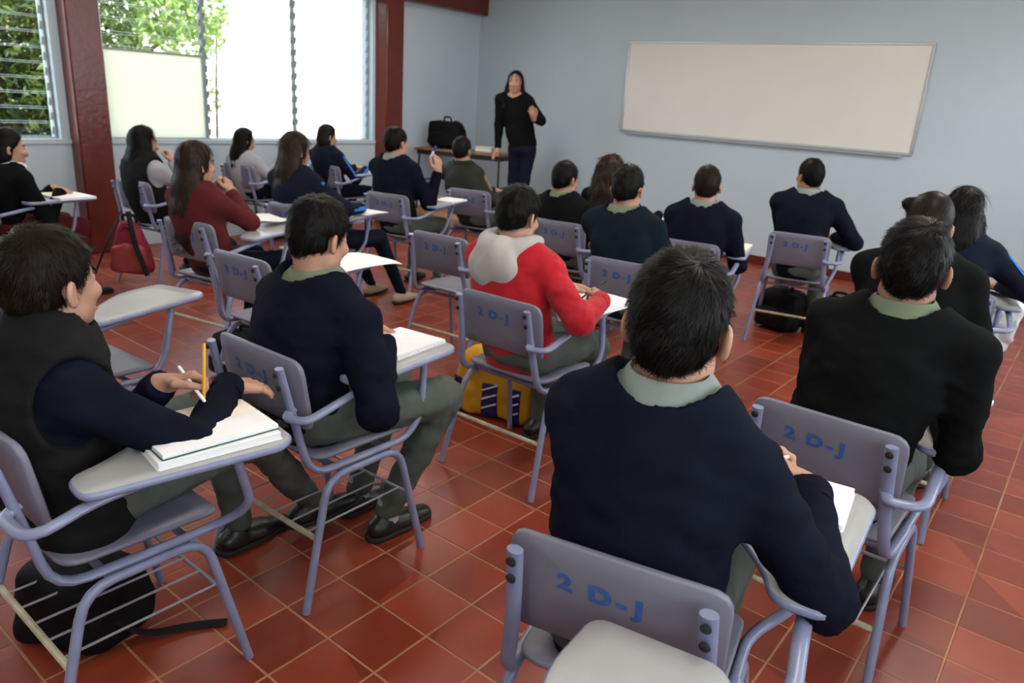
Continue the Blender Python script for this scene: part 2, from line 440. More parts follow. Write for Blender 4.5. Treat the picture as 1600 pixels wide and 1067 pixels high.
def surf(fn, lo, hi, h):
    """surface nets of fn < 0 inside the box, evaluated finely only near the surface"""
    K = 4; H = h * K
    lo = np.asarray(lo, float); hi = np.asarray(hi, float)
    n = np.maximum(2, np.ceil((hi - lo) / H).astype(int))
    g = [lo[a] + (np.arange(n[a]) + 0.5) * H for a in range(3)]
    X = np.stack(np.meshgrid(*g, indexing='ij'), -1).reshape(-1, 3)
    C = fn(X).reshape(n)
    act = np.abs(C) < H * 1.35
    F = np.repeat(np.repeat(np.repeat(C, K, 0), K, 1), K, 2).astype(np.float64)
    idx = np.argwhere(np.repeat(np.repeat(np.repeat(act, K, 0), K, 1), K, 2))
    if len(idx):
        F[idx[:, 0], idx[:, 1], idx[:, 2]] = fn(lo + (idx + 0.5) * h)
    F[0], F[-1] = 1, 1; F[:, 0], F[:, -1] = 1, 1; F[:, :, 0], F[:, :, -1] = 1, 1
    F = np.where(np.abs(F) < 1e-9, 1e-9, F)
    s = F < 0
    nx, ny, nz = F.shape
    cs = (nx - 1, ny - 1, nz - 1)
    acc = np.zeros(cs + (3,)); cnt = np.zeros(cs)
    for ax in range(3):
        sl0 = [slice(None)] * 3; sl1 = [slice(None)] * 3
        sl0[ax] = slice(0, -1); sl1[ax] = slice(1, None)
        f0, f1 = F[tuple(sl0)], F[tuple(sl1)]
        cr = (f0 < 0) != (f1 < 0)
        t = np.where(cr, f0 / np.where(f0 - f1 == 0, 1, f0 - f1), 0)
        o1, o2 = [a for a in range(3) if a != ax]
        for d1 in (0, 1):
            for d2 in (0, 1):
                sl = [slice(None)] * 3
                sl[o1] = slice(d1, d1 + cs[o1]); sl[o2] = slice(d2, d2 + cs[o2])
                c_ = cr[tuple(sl)]
                acc[..., ax] += np.where(c_, t[tuple(sl)], 0)
                acc[..., o1] += np.where(c_, d1, 0); acc[..., o2] += np.where(c_, d2, 0)
                cnt += c_
    on = cnt > 0
    ids = -np.ones(cs, int); ids[on] = np.arange(on.sum())
    base = np.argwhere(on)
    V = lo + (base + 0.5 + acc[on] / cnt[on][:, None]) * h
    Q = []
    for ax in range(3):
        o1, o2 = [(1, 2), (2, 0), (0, 1)][ax]
        sl0 = [slice(None)] * 3; sl1 = [slice(None)] * 3
        sl0[ax] = slice(0, -1); sl1[ax] = slice(1, None)
        a, b = s[tuple(sl0)], s[tuple(sl1)]
        e = np.argwhere(a != b)
        e = e[(e[:, o1] > 0) & (e[:, o2] > 0) & (e[:, o1] < cs[o1]) & (e[:, o2] < cs[o2])]
        if not len(e): continue
        fl = a[e[:, 0], e[:, 1], e[:, 2]]
        def cid(d1, d2):
            q = e.copy(); q[:, o1] -= d1; q[:, o2] -= d2
            return ids[q[:, 0], q[:, 1], q[:, 2]]
        q = np.stack([cid(1, 1), cid(0, 1), cid(0, 0), cid(1, 0)], 1)
        Q.append(np.where(fl[:, None], q, q[:, ::-1]))
    return V, np.concatenate(Q)

def normals(V, Q):
    a, b, c = V[Q[:, 0]], V[Q[:, 1]], V[Q[:, 2]]
    n = np.cross(b - a, c - a); N = np.zeros_like(V)
    for i in range(4): np.add.at(N, Q[:, i], n)
    return N / (np.linalg.norm(N, axis=1, keepdims=True) + 1e-12)

def unit(v):
    v = np.asarray(v, float); return v / (np.linalg.norm(v) + 1e-12)

# ================================================================== THE ROOM
XL, XR, YB, YF, ZC = -5.55, 2.75, -3.6, 6.40, 3.15

fl = structure(link('floor', MB().mesh('floor', M_grout)))
mb = MB(); mb.add([(XL - .2, YB - .2, -0.0013), (XR + .2, YB - .2, -0.0013), (XR + .2, YF + .2, -0.0013), (XL - .2, YF + .2, -0.0013)], [(0, 1, 2, 3)], False)
mb.add([(XL - .2, YB - .2, -0.12), (XR + .2, YB - .2, -0.12), (XR + .2, YF + .2, -0.12), (XL - .2, YF + .2, -0.12)], [(3, 2, 1, 0)], False)
fl.data = mb.mesh('floor', M_grout)

CAMP = np.array((1.455, -1.502, 1.510)); FW = np.array(F_)
def tile_verts(i, j):
    g = 0.0027; b = 0.0016; z = -0.0003 + 0.0005 * random.random()
    tx, ty = random.uniform(-.0012, .0012), random.uniform(-.0012, .0012)
    x0, x1, y0, y1 = i * .2 + g, i * .2 + .2 - g, j * .2 + g, j * .2 + .2 - g
    v = []
    for (q, dz) in ((0, -0.0016), (b, 0.0)):
        for x, y in ((x0 + q, y0 + q), (x1 - q, y0 + q), (x1 - q, y1 - q), (x0 + q, y1 - q)):
            v.append((x, y, z + dz + (x - i * .2 - .1) * tx * 10 * .2 + (y - j * .2 - .1) * ty * 10 * .2))
    f = [(4, 5, 6, 7)] + [(a, (a + 1) % 4, 4 + (a + 1) % 4, 4 + a) for a in range(4)]
    return v, f
cells = []
for i in range(math.floor(XL / .2), math.ceil(XR / .2)):
    for j in range(math.floor(YB / .2), math.ceil(YF / .2)):
        q = np.array((i * .2 + .1, j * .2 + .1, 0)) - CAMP
        d = q @ FW; vis = False
        if d > .5:
            u = (q @ np.array(R_)) / d * 1154; v = (q @ np.array(U_)) / d * 1154
            vis = abs(u) < 860 and abs(v) < 590
        cells.append((0 if vis else 1, np.linalg.norm(q), i, j))
cells.sort()
rest = MB()
for k, (_, _, i, j) in enumerate(cells):
    v, f = tile_verts(i, j)
    if k < 300:
        m1 = MB(); m1.add(v, f, False); link('tile', m1.mesh('tile', M_tile, sharp=0), fl)
    else: rest.add(v, f, False)
o = link('tile_field', rest.mesh('tile_field', M_tile, sharp=0), fl); o['kind'] = 'stuff'

mb = MB(); box(mb, (XL - .5, YB - .3, ZC), (XR + 1.3, YF + .3, ZC + .15)); structure(link('ceiling', mb.mesh('ceiling', M_ceil)))  # slab extended past the right wall as an unseen eave, added to block sun
mb = MB(); box(mb, (XL - .3, YF, 0), (XR + .3, YF + .2, ZC)); structure(link('wall_front', mb.mesh('wall_front', M_wall)))
mb = MB(); box(mb, (XL - .3, YB - .2, 0), (XR + .3, YB, ZC)); structure(link('wall_back', mb.mesh('wall_back', M_wall)))
mb = MB(); box(mb, (XL + .02, YF - .02, 0), (XR, YF - .001, 0.09), .004); structure(link('baseboard_front', mb.mesh('baseboard_front', M_red)))
# wall with the louvred windows: parapet, head, end piers
ZS, ZT = 0.955, 2.53
mb = MB()
box(mb, (XL - .2, YB, 0), (XL, YF, ZS)); box(mb, (XL - .2, YB, ZT), (XL, YF, ZC))
box(mb, (XL - .2, YB, ZS), (XL, -3.1, ZT)); box(mb, (XL - .2, 1.15, ZS), (XL, 1.545, ZT)); box(mb, (XL - .2, 4.56, ZS), (XL, YF, ZT))
structure(link('wall_left', mb.mesh('wall_left', M_wall)))
mb = MB(); box(mb, (XL - .24, YB, ZS - .03), (XL + .015, 1.24, ZS + .012), .004); box(mb, (XL - .24, 1.49, ZS - .03), (XL + .015, 4.6, ZS + .012), .004)
structure(link('trim_1', mb.mesh('trim_1', M_wall)))
# opposite wall, mostly openings (lights the room from behind the camera's side)
mb = MB()
box(mb, (XR, YB, 0), (XR + .2, YF, 1.05)); box(mb, (XR, YB, 2.72), (XR + .2, YF, ZC))
for y0, y1 in ((YB, -3.2), (0.9, 1.2), (5.6, YF)): box(mb, (XR, y0, 1.05), (XR + .2, y1, 2.72))
structure(link('wall_right', mb.mesh('wall_right', M_wall)))
# oxblood columns and the beam above the windows
for k, (y0, y1, xf) in enumerate(((1.22, 1.49, -5.38), (4.60, 4.87, -5.36))):
    mb = MB(); box(mb, (XL - .02, y0, 0), (xf, y1, ZC), .012)
    structure(link('trim_%d' % (2 + k), mb.mesh('column', M_red)))
mb = MB(); box(mb, (XL - .01, YB, 2.545), (XL + .14, YF - .001, ZC - .001), .01)
structure(link('trim_4', mb.mesh('beam', M_red)))

def louvre_window(n, y0, y1, z0, z1, pitch=0.118, ang=0.55, frosted=None, clips_at=None):
    root = structure(link('window_%d' % n, None))
    root.empty_display_size = .1
    root.location = (XL - .09, (y0 + y1) / 2, z0)
    w = (y1 - y0) / 2
    mb = MB()
    for s in (-1, 1): box(mb, (-.022, s * w - .007, 0), (.022, s * w + .007, z1 - z0), .003)
    box(mb, (-.03, -w, -.0), (.03, w, .022), .003); box(mb, (-.03, -w, z1 - z0 - .022), (.03, w, z1 - z0), .003)
    link('window_frame', mb.mesh('window_frame', M_frame), root)
    sl = MB(); ca, sa = math.cos(ang), math.sin(ang)
    Mr = Matrix.Rotation(ang, 4, 'Y')
    box(sl, (-.0033, -w + .02, -.055), (.0033, w - .02, .055), 0, Mr)
    sm = sl.mesh('louvre_slat', M_glass, sharp=0); sm.materials.append(M_gedge)
    for pl in sm.polygons:
        if abs(pl.normal.dot(Vector((ca, 0, -sa)))) < .7 or pl.area < .02: pl.material_index = 1
    cl = MB(); box(cl, (-.011, -.006, -.04), (.011, .006, .025), .002, Mr); cm = cl.mesh('louvre_clip', M_frame)
    zb = z0
    if frosted:
        fp = MB(); box(fp, (-.004, -w + .017, .02), (.004, w - .017, frosted - z0))
        link('frosted_pane', fp.mesh('frosted_pane', M_frost), root); zb = frosted
        fb = MB(); box(fb, (-.014, -w + .017, frosted - z0), (.014, w - .017, frosted - z0 + .018), .003); link('rail', fb.mesh('rail', M_frame), root)
    z = zb + pitch * .7
    while z < z1 - .06:
        link('louvre_slat', sm, root, (0, 0, z - z0))
        for s in (-1, 1): link('louvre_clip', cm, root, (0.012, s * (w - .02), z - z0))
        z += pitch
    return root
louvre_window(1, -3.08, -2.0, ZS, ZT); louvre_window(2, -1.97, -.94, ZS, ZT); louvre_window(3, -.91, .16, ZS, ZT)
louvre_window(4, .19, 1.14, ZS, ZT, ang=.35)
louvre_window(5, 1.56, 2.508, ZS, ZT, frosted=1.72)
louvre_window(6, 2.522, 3.528, ZS, ZT, ang=.25)
louvre_window(7, 3.542, 4.55, ZS, ZT, ang=.25)
# simple open frames on the far side (behind the viewer)
for k, (y0, y1) in enumerate(((-3.2, .9), (1.2, 5.6))):
    mb = MB()
    for t in range(5):
        y = y0 + (y1 - y0) * t / 4; box(mb, (XR + .08, y - .02, 1.05), (XR + .12, y + .02, 2.72))
    box(mb, (XR + .08, y0, 1.05), (XR + .12, y1, 1.09)); box(mb, (XR + .08, y0, 2.68), (XR + .12, y1, 2.72)); box(mb, (XR + .08, y0, 1.85), (XR + .12, y1, 1.89))
    structure(link('window_%d' % (8 + k), mb.mesh('window_frame', M_frame)))

# housings for the added fill lamps, above the picture, no such fittings seen
for x, y in FILL_LAMPS:
    lb = 'unseen ceiling fill fitting added to brighten the room, ' + {-4.0: 'row nearest the louvred windows', -1.4: 'middle row', 1.2: 'row farthest from the louvred windows'}[x] + {-1.9: ', above the viewer', .9: ', above the desks', 3.7: ', near the whiteboard'}[y]
    q = thing('fill_lamp', lb, 'ceiling light', (x, y, ZC - .001), 0, 'added fill lamps on the ceiling')
    mb = MB(); box(mb, (-.19, -.64, -.075), (.19, .64, 0), .006); link('fill_housing', mb.mesh('fill_housing', M_ceil), q)
# whiteboard
wb = thing('whiteboard', 'long white board with a slim metal frame, mounted on the pale blue front wall', 'whiteboard', (-1.67, YF - .001, 1.757))
mb = MB(); box(mb, (-1.565, -.016, -.482), (1.565, -.002, .482)); link('panel', mb.mesh('panel', M_board), wb)
mb = MB()
for z in (-.482, .482): box(mb, (-1.58, -.026, z - .012), (1.58, -.001, z + .012), .004)
for x in (-1.57, 1.57): box(mb, (x - .012, -.026, -.482), (x + .012, -.001, .482), .004)
link('frame', mb.mesh('frame', M_alu), wb, label='slim aluminium frame')
mb = MB(); box(mb, (-1.5, -.055, -.515), (1.5, -.001, -.5), .003); link('pen_tray', mb.mesh('pen_tray', M_alu), wb)

# ------------------------------------------------------------------ outside
mb = MB(); mb.add([(-60, -40, -.25), (XL - .2, -40, -.25), (XL - .2, 50, -.25), (-60, 50, -.25)], [(0, 1, 2, 3)], False)
mb.add([(XR + .2, -40, -.25), (40, -40, -.25), (40, 50, -.25), (XR + .2, 50, -.25)], [(0, 1, 2, 3)], False)
structure(link('ground', mb.mesh('ground', M_ground)))

def leaf_cloud(name, blobs, n, size, m, parent):
    V = []; F = []
    tot = sum(b[3] ** 2 for b in blobs)
    k = 0
    for (x, y, z, r) in blobs:
        for _ in range(int(n * r * r / tot)):
            d = unit(rng.normal(size=3)); p = np.array((x, y, z)) + d * r * (0.55 + 0.5 * rng.random())
            a = unit(rng.normal(size=3)); b = unit(np.cross(a, rng.normal(size=3))); s = size * (.6 + .8 * rng.random())
            c = np.cross(a, b) * s * .12
            V += [p - a * s, p + b * s * .4 + c, p + a * s, p - b * s * .4 + c]
            F.append((k, k + 1, k + 2, k + 3)); k += 4
    me = mesh_np(name, np.array(V), np.array(F), m)
    me.polygons.foreach_set('use_smooth', np.zeros(len(F), bool))
    o = link(name, me, parent); o['kind'] = 'stuff'; return o

def tree(label, x, y, h, blobs, n, size, m):
    t = thing('tree', label, 'tree', (x, y, -.25))
    mb = MB(); tube(mb, [(0, 0, 0), (.1, .05, h * .3), (0, -.05, h * .55), (.15, .1, h * .8)], .14, 9, .3, radii=[1.2, .9, .7, .45]) if h > 4 else tube(mb, [(0, 0, 0), (.05, .05, h * .5), (.1, .1, h * .8)], .03, 7, radii=[1.2, .8, .4])
    for q in range(5 if h > 4 else 0):
        a = q * 1.3; tube(mb, [(0, 0, h * (.35 + .08 * q)), (math.cos(a) * .7, math.sin(a) * .7, h * (.5 + .08 * q))], .05, 6, radii=[1, .4])
    link('trunk', mb.mesh('trunk', M_bark), t)
    leaf_cloud('foliage', blobs, n, size, m, t)
def blobs(n, rx, ry, z0, z1, r):
    return [(rng.uniform(-rx, rx), rng.uniform(-ry, ry), rng.uniform(z0, z1), r * rng.uniform(.7, 1.2)) for _ in range(n)]
tree('dense leafy tree close outside the window beyond the maroon column', -9.3, 1.9, 4.2, blobs(46, 1.2, 1.7, .4, 3.2, .62), 26000, .075, M_leafA)
tree('light green tree seen above the frosted pane', -12.6, 5.2, 4.6, blobs(22, 1.0, 1.4, 2.3, 4.6, .6), 6500, .085, M_leafB)
tree('thin sapling with few pale leaves in front of the white house', -13.4, 7.1, 3.6, blobs(6, .35, .35, 1.2, 3.4, .28), 420, .07, M_leafB)
h = thing('house', 'white rendered house standing in full sun beyond the yard', 'building', (-15, 12.0, -.25))
mb = MB(); box(mb, (-3, -6.5, 0), (0, 6.5, 4.2)); link('wall', mb.mesh('wall', M_facade), h)
mb = MB(); box(mb, (-3.2, -6.8, 4.2), (.4, 6.8, 4.4), .03); link('roof', mb.mesh('roof', M_facade), h)
h = thing('house', 'low house with a pink tiled roof behind the dense tree', 'building', (-15.5, 2.6, -.25))
mb = MB(); box(mb, (-3, -3.2, 0), (0, 2.0, 2.55)); link('wall', mb.mesh('wall', M_facade), h)
mb = MB(); mb.add([(.7, -3.6, 2.5), (.7, 2.4, 2.5), (-1.5, 2.4, 3.6), (-1.5, -3.6, 3.6), (.7, -3.6, 2.42), (.7, 2.4, 2.42), (-1.5, 2.4, 3.5), (-1.5, -3.6, 3.5)],
                  [(0, 1, 2, 3), (7, 6, 5, 4), (0, 4, 5, 1), (1, 5, 6, 2), (2, 6, 7, 3), (3, 7, 4, 0)], False)
link('roof', mb.mesh('roof', M_pinkroof), h)

# ================================================================== TABLET-ARM CHAIRS
def back_warp(V):
    # outline lies in x/z drawn as (x, s); V columns: x, s, thickness
    x, s, t = V[:, 0], V[:, 1], V[:, 2]
    bend = 0.022 * (x / .2) ** 2
    f = (s - .565) / .225
    y = -.212 - .036 * f + bend + t
    return np.column_stack([x, y, s])
def make_chair_meshes():
    D = {}
    mb = MB(); slab(mb, round_poly([(-.2, .565), (.2, .565), (.2, .79), (-.2, .79)], [.03, .03, .05, .05], 5), -.009, .009, .004, back_warp)
    D['backrest'] = mb.mesh('backrest', M_shell, .9)
    def seat_warp(V):
        x, y, z = V.T
        return np.column_stack([x, y, z + .010 * (x / .2) ** 2 - .018 * np.clip((y - .12) / .1, 0, 2) ** 2 * .5 + .01 * np.clip((-y - .1) / .1, 0, 1)])
    mb = MB(); slab(mb, round_poly([(-.195, -.18), (.195, -.18), (.2, .2), (-.2, .2)], .05, 5), .442, .458, .005, seat_warp)
    D['seat'] = mb.mesh('seat', M_shell, .9)
    for nm, s in (('R', 1), ('L', -1)):
        mb = MB(); tube(mb, [(s * .245, -.265, .0), (s * .212, -.15, .402), (s * .212, .0, .402)], .0125, 10, .07)
        D['rear' + nm] = mb.mesh('leg', M_tube)
        mb = MB(); tube(mb, [(s * .245, .225, .0), (s * .212, .14, .402), (s * .212, .0, .402)], .0125, 10, .07)
        D['front' + nm] = mb.mesh('leg', M_tube)
    post = [(.168, -.276, .772), (.178, -.238, .60), (.20, -.205, .427), (.207, .0, .427)]
    mb = MB(); tube(mb, [(-x, y, z) for x, y, z in post] + [(-.207, .185, .427)], .014, 12, .07, flat=(.011, .016), up=(1, 0, 0)); D['postL'] = mb.mesh('post', M_tube)
    mb = MB(); tube(mb, post + [(.207, .02, .427)], .014, 12, .07, flat=(.011, .016), up=(1, 0, 0)); D['postR'] = mb.mesh('post', M_tube)
    mb = MB()
    for s in (-1, 1): tube(mb, [(s * .245, -.265, -.001), (s * .2435, -.26, .022)], .0145, 10)
    for s in (-1, 1): tube(mb, [(s * .245, .225, -.001), (s * .2435, .221, .022)], .0145, 10)
    mb = MB(); tube(mb, [(-.226, -.2, .218), (.226, -.2, .218)], .009, 8); D['crossbar'] = mb.mesh('crossbar', M_bar)
    mb = MB(); tube(mb, [(-.226, .186, .218), (.226, .186, .218)], .006, 8); D['front_bar'] = mb.mesh('rack_bar', M_rod)
    mb = MB(); tube(mb, [(0, -.2, .222), (0, .186, .222)], .0035, 6); D['rod'] = mb.mesh('rack_rod', M_rod)
    mb = MB(); tube(mb, [(-.21, -.09, .405), (.21, -.09, .405)], .010, 8); D['seat_bar'] = mb.mesh('seat_bar', M_tube)
    mb = MB(); tube(mb, [(-.21, .11, .405), (.21, .11, .405)], .010, 8); D['seat_bar2'] = mb.mesh('seat_bar', M_tube)
    mb = MB()
    lathe(mb, [(.001, -.003), (.009, -.002), (.010, .001), (.006, .0035), (.001, .004)], 10, Matrix.Rotation(math.radians(97), 4, 'X'))
    D['bolt'] = mb.mesh('bolt', M_black)
    # stencilled class code painted on the back of the backrest
    D['letters'] = []
    for ch, x0 in (('2', -.072), ('D', -.006), ('-', .034), ('J', .064)):
        cu = bpy.data.curves.new('code', 'FONT'); cu.body = ch; cu.size = .052; cu.offset = .0028; cu.align_x = 'CENTER'; cu.extrude = .0002
        to = bpy.data.objects.new('code', cu); COL.objects.link(to)
        dg = bpy.context.evaluated_depsgraph_get()
        me = bpy.data.meshes.new_from_object(to.evaluated_get(dg)); bpy.data.objects.remove(to)
        co = np.zeros(len(me.vertices) * 3); me.vertices.foreach_get('co', co); co = co.reshape(-1, 3)
        x = co[:, 0] * 1.1 + x0 - .012; s = .696 + co[:, 1] * .9 - x * .02
        W = back_warp(np.column_stack([x, s, -.0096 + co[:, 2] * .5]))
        me.vertices.foreach_set('co', W.ravel()); me.materials.clear(); me.materials.append(M_ink); me.update()
        me.name = 'letter'; D['letters'].append(me)
    return D
CH = make_chair_meshes()
TABS = {}
def tablet_mesh(T1, T3, w):
    key = (T1, T3, w)
    if key in TABS: return TABS[key]
    a = np.array(T3, float); b = np.array(T1, float); L = np.linalg.norm(b - a); d = (b - a) / L; n = np.array((-d[1], d[0]))
    q = lambda u, v: a + d * u * L + n * v
    P = [q(0, 0), q(.93, 0), q(1.02, .035), q(1.0, w), q(.64, w + .008), q(.38, w * .80), q(.14, .135), q(-.02, .10)]
    mb = MB(); slab(mb, round_poly(P, [.035, .03, .03, .035, .08, .1, .08, .04], 5), .690, .709, .005)
    arm = MB(); t3 = q(.12, .05)
    tube(arm, [(.170, -.238, .640), (.185, -.272, .628), (a[0] - .035, min(-.255, a[1] - .09), .632), (*q(.06, .045), .668), (*q(.34, .05), .682)], .014, 12, .075, flat=(.015, .011))
    sup = MB(); e = q(.72, .05)
    tube(sup, [(.207, .02, .427), (.209, .175, .427), (e[0] * .5 + .12, .225, .50), (e[0], e[1], .688)], .014, 12, .06, flat=(.011, .013), up=(1, 0, 0))
    tm = mb.mesh('tablet', M_top, .9); tm.materials.append(M_tube)
    for pl in tm.polygons:
        if abs(pl.normal.z) < .75: pl.material_index = 1
    TABS[key] = (tm, arm.mesh('arm_tube', M_tube), sup.mesh('tablet_support', M_tube))
    return TABS[key]

def chair(label, x, y, deg, T1=(.27, .40), T3=(.32, -.06), w=.27, rods=0, group='classroom tablet-arm chairs', text=True):
    r = thing('tablet_arm_chair', label, 'chair', (x, y, 0), math.radians(deg), group)
    sh = link('backrest', CH['backrest'], r)
    for me in CH['letters']: link('letter', me, sh)
    link('seat', CH['seat'], r)
    for k in ('rearL', 'rearR', 'frontL', 'frontR'): link('leg', CH[k], r)
    link('post', CH['postL'], r); link('post', CH['postR'], r)
    link('crossbar', CH['crossbar'], r, label='worn cream crossbar'); rods and link('rack_bar', CH['front_bar'], r)
    for i in range(rods): link('rack_rod', CH['rod'], r, (-.17 + .34 * i / max(1, rods - 1), 0, 0))
    link('seat_bar', CH['seat_bar'], r); link('seat_bar', CH['seat_bar2'], r)
    for s in (-1, 1):
        link('bolt', CH['bolt'], r, (s * .168, -.291, .755)); link('bolt', CH['bolt'], r, (s * .170, -.282, .715))
    t, a, u = tablet_mesh(T1, T3, w)
    link('tablet', t, r, label='pale grey writing tablet'); link('arm_tube', a, r); link('tablet_support', u, r)
    return r
chair('empty chair nearest the viewer, of which only the tablet shows below the picture', .93, -.95, 0, T1=(.27, .40), T3=(.33, -.06), w=.25, rods=5)
chair('chair of the boy in the black quilted vest', -.34, -.82, 0, T1=(.43, .27), T3=(.35, -.18), w=.27, rods=5)
chair('chair of the boy with the sage collar, spiral notebook on its tablet', -.38, -.12, 1, T1=(.25, .385), T3=(.29, -.08), w=.27, rods=5)
chair('chair of the boy in the red hoodie, yellow backpack under it', -.30, .89, 1, T1=(.23, .37), T3=(.29, -.09), w=.27)
chair('chair of the dark-haired boy writing closest to the viewer, code 2 D-J on its back', .90, -.30, 13, T1=(.42, .41), T3=(.345, -.09), w=.30, rods=5)
chair('chair of the boy in the black sweater, code 2 D-J on its back', 1.02, .65, 0, T1=(.305, .43), T3=(.30, -.05), rods=5)
chair('empty chair with a bare worn tablet beside the vest boy\'s head', -1.42, -.45, 3, T1=(.20, .43), T3=(.32, -.06), w=.26)
chair('empty chair with a loose sheet drooping over its tablet', -1.50, .51, 4, T1=(.22, .46), T3=(.32, -.04), w=.27)
chair('empty chair standing beside the red hoodie boy\'s back', -1.39, 1.66, 4)
chair('chair of the girl in the maroon sweater', -2.44, .76, 10, T1=(.22, .48))
chair('chair of the long-haired girl in track trousers', -2.70, 1.60, 10, T1=(.27, .42))
chair('chair of the boy raising a pen', -2.86, 2.57, 10, T1=(.27, .50), T3=(.34, -.05))
chair('chair of the student in the dark olive jacket', -2.78, 3.39, 14)
chair('chair of the boy in front of the red hoodie boy', -1.33, 2.70, 5)
chair('chair of the girl with wide curly brown hair', -1.37, 3.50, 12)
chair('chair of the boy in the dark teal sweater', -.39, 1.93, 6)
chair('chair of the crop-haired boy below the whiteboard corner', -.48, 2.80, 10)
chair('chair of the boy alone in the front row by the dark bags', -.15, 3.80, 12)
chair('chair of the girl with the hair bun', .96, 1.72, 0)
chair('chair of the girl with long black hair, white plastic bag on it', .93, 2.80, 6)
chair('chair of the girl in a pale sleeve beside the maroon column', -4.16, 1.28, 8)
chair('chair of the girl in the pale grey jumper under the window', -5.02, 2.66, 10)
chair('chair of the bob-haired student by the far window', -4.78, 3.46, 10)
chair('chair of the student in a black blazer at the picture edge', -4.15, .30, 5)
# ================================================================== PEOPLE
def uvs(rx, ry, rz, n=12, k=8):
    mb = MB(); prof = []
    V = [(0, 0, -rz)]
    for i in range(1, k):
        t = math.pi * i / k
        V += [(rx * math.sin(t) * math.cos(a), ry * math.sin(t) * math.sin(a), -rz * math.cos(t)) for a in np.linspace(0, 2 * math.pi, n, endpoint=False)]
    V.append((0, 0, rz)); f = []
    for j in range(n): f.append((0, 1 + (j + 1) % n, 1 + j)); f.append((len(V) - 1, len(V) - 1 - n + j, len(V) - 1 - n + (j + 1) % n))
    for i in range(k - 2):
        for j in range(n):
            a = 1 + i * n; f.append((a + j, a + (j + 1) % n, a + n + (j + 1) % n, a + n + j))
    mb.add(V, f); return mb
EYE = uvs(.0118, .0118, .0118).mesh('eye', M_eye); IRIS = uvs(.0062, .003, .0062).mesh('iris', M_iris)
BROW = uvs(.017, .005, .0042).mesh('eyebrow', M_hair); LIPS = uvs(.023, .008, .0085).mesh('lips', M_lips)

def hand_cones(W, f, n, side, pose):
    """rounded-cone chains of palm, four fingers and thumb from the wrist"""
    f = unit(f); n = np.asarray(n, float); n = unit(n - f * (n @ f))
    s = np.cross(f, n) if side == 'R' else np.cross(n, f)         # towards the thumb
    curl = {'pen': [(38, 55, 35), (48, 60, 40), (62, 65, 45), (70, 65, 45)], 'relaxed': [(16, 24, 14), (20, 28, 16), (24, 30, 18), (28, 32, 18)],
            'fist': [(72, 85, 50)] * 4, 'flat': [(4, 8, 6)] * 4, 'spread': [(6, 14, 10), (4, 12, 8), (6, 14, 10), (10, 16, 12)]}[pose]
    spread = {'spread': 1.9, 'flat': 1.2}.get(pose, 1.0)
    palm, fing = [], []
    for k, (off, L, r) in enumerate(((.029, .066, .0088), (.010, .074, .0090), (-.009, .069, .0086), (-.026, .055, .0076))):
        K = W + f * (.088 - .004 * k) + s * off
        palm.append((W + s * off * .55 + f * .004, K, .0155, .0118))
        d = unit(f + s * (off - .002) * 2.2 * spread); p = K; ang = 0
        for q, fr in enumerate((.45, .31, .24)):
            ang += math.radians(curl[k][q]); dd = d * math.cos(ang) + n * math.sin(ang)
            p2 = p + dd * L * fr; fing.append((p, p2, r * (1 - .1 * q), r * (1 - .1 * (q + 1)), k)); p = p2
    t0 = W + f * .022 + s * .020; c = {'fist': .9, 'pen': .75}.get(pose, .35)
    t1 = t0 + unit(f * .62 + s * .75 + n * .35 * c) * .042
    t2 = t1 + unit(f * .85 + s * (.35 - .55 * c) + n * .5 * c) * .033
    t3 = t2 + unit(f * .85 + s * (.15 - .7 * c) + n * .55 * c) * .026
    palm.append((t0, t1, .0145, .0115)); fing += [(t1, t2, .0110, .0098, 9), (t2, t3, .0098, .0080, 9)]
    tips = {'tip': fing[2][1], 'thumb': t3}
    return palm, fing, tips

def limb(S, T, a, b, pole):
    d = T - S; L = np.linalg.norm(d); L2 = min(L, (a + b) * .995); d = d / L
    x = (a * a - b * b + L2 * L2) / (2 * L2); h = math.sqrt(max(a * a - x * x, 1e-5))
    p = np.asarray(pole, float); p = unit(p - d * (p @ d))
    return S + d * x + p * h, S + d * L2

def strand_mesh(V, N, Q, count, length, width, dirf, lift, seed, segs=3):
    r = np.random.default_rng(seed)
    tri = r.integers(0, len(Q), count); w = r.random((count, 2))
    a, b, c, d = (V[Q[tri, k]] for k in range(4))
    P = (a * (1 - w[:, :1]) + b * w[:, :1]) * (1 - w[:, 1:]) + (d * (1 - w[:, :1]) + c * w[:, :1]) * w[:, 1:]
    n = N[Q[tri, 0]]
    D = dirf(P) + r.normal(size=P.shape) * .22
    D = D - n * np.sum(D * n, 1, keepdims=True); D /= np.linalg.norm(D, axis=1, keepdims=True) + 1e-9
    B = np.cross(n, D)
    L = (length * (.6 + .7 * r.random(count)))[:, None]
    lf = lift * r.random((count, 1)); vs = []
    for k in range(segs + 1):
        t = k / segs
        C = P + D * L * t + n * (lf * t - (L * t) ** 2 / .21 + .0012) + B * (np.sin(t * 2.2) * L * .08 * r.normal(size=(count, 1)))
        wd = width * (1 - .8 * t ** 1.5)
        vs += [C - B * wd, C + B * wd]
    VV = np.stack(vs, 1).reshape(-1, 3); m = 2 * (segs + 1)
    q = np.concatenate([np.arange(count)[:, None] * m + np.array((2 * k, 2 * k + 1, 2 * k + 3, 2 * k + 2)) for k in range(segs)])
    return VV, q

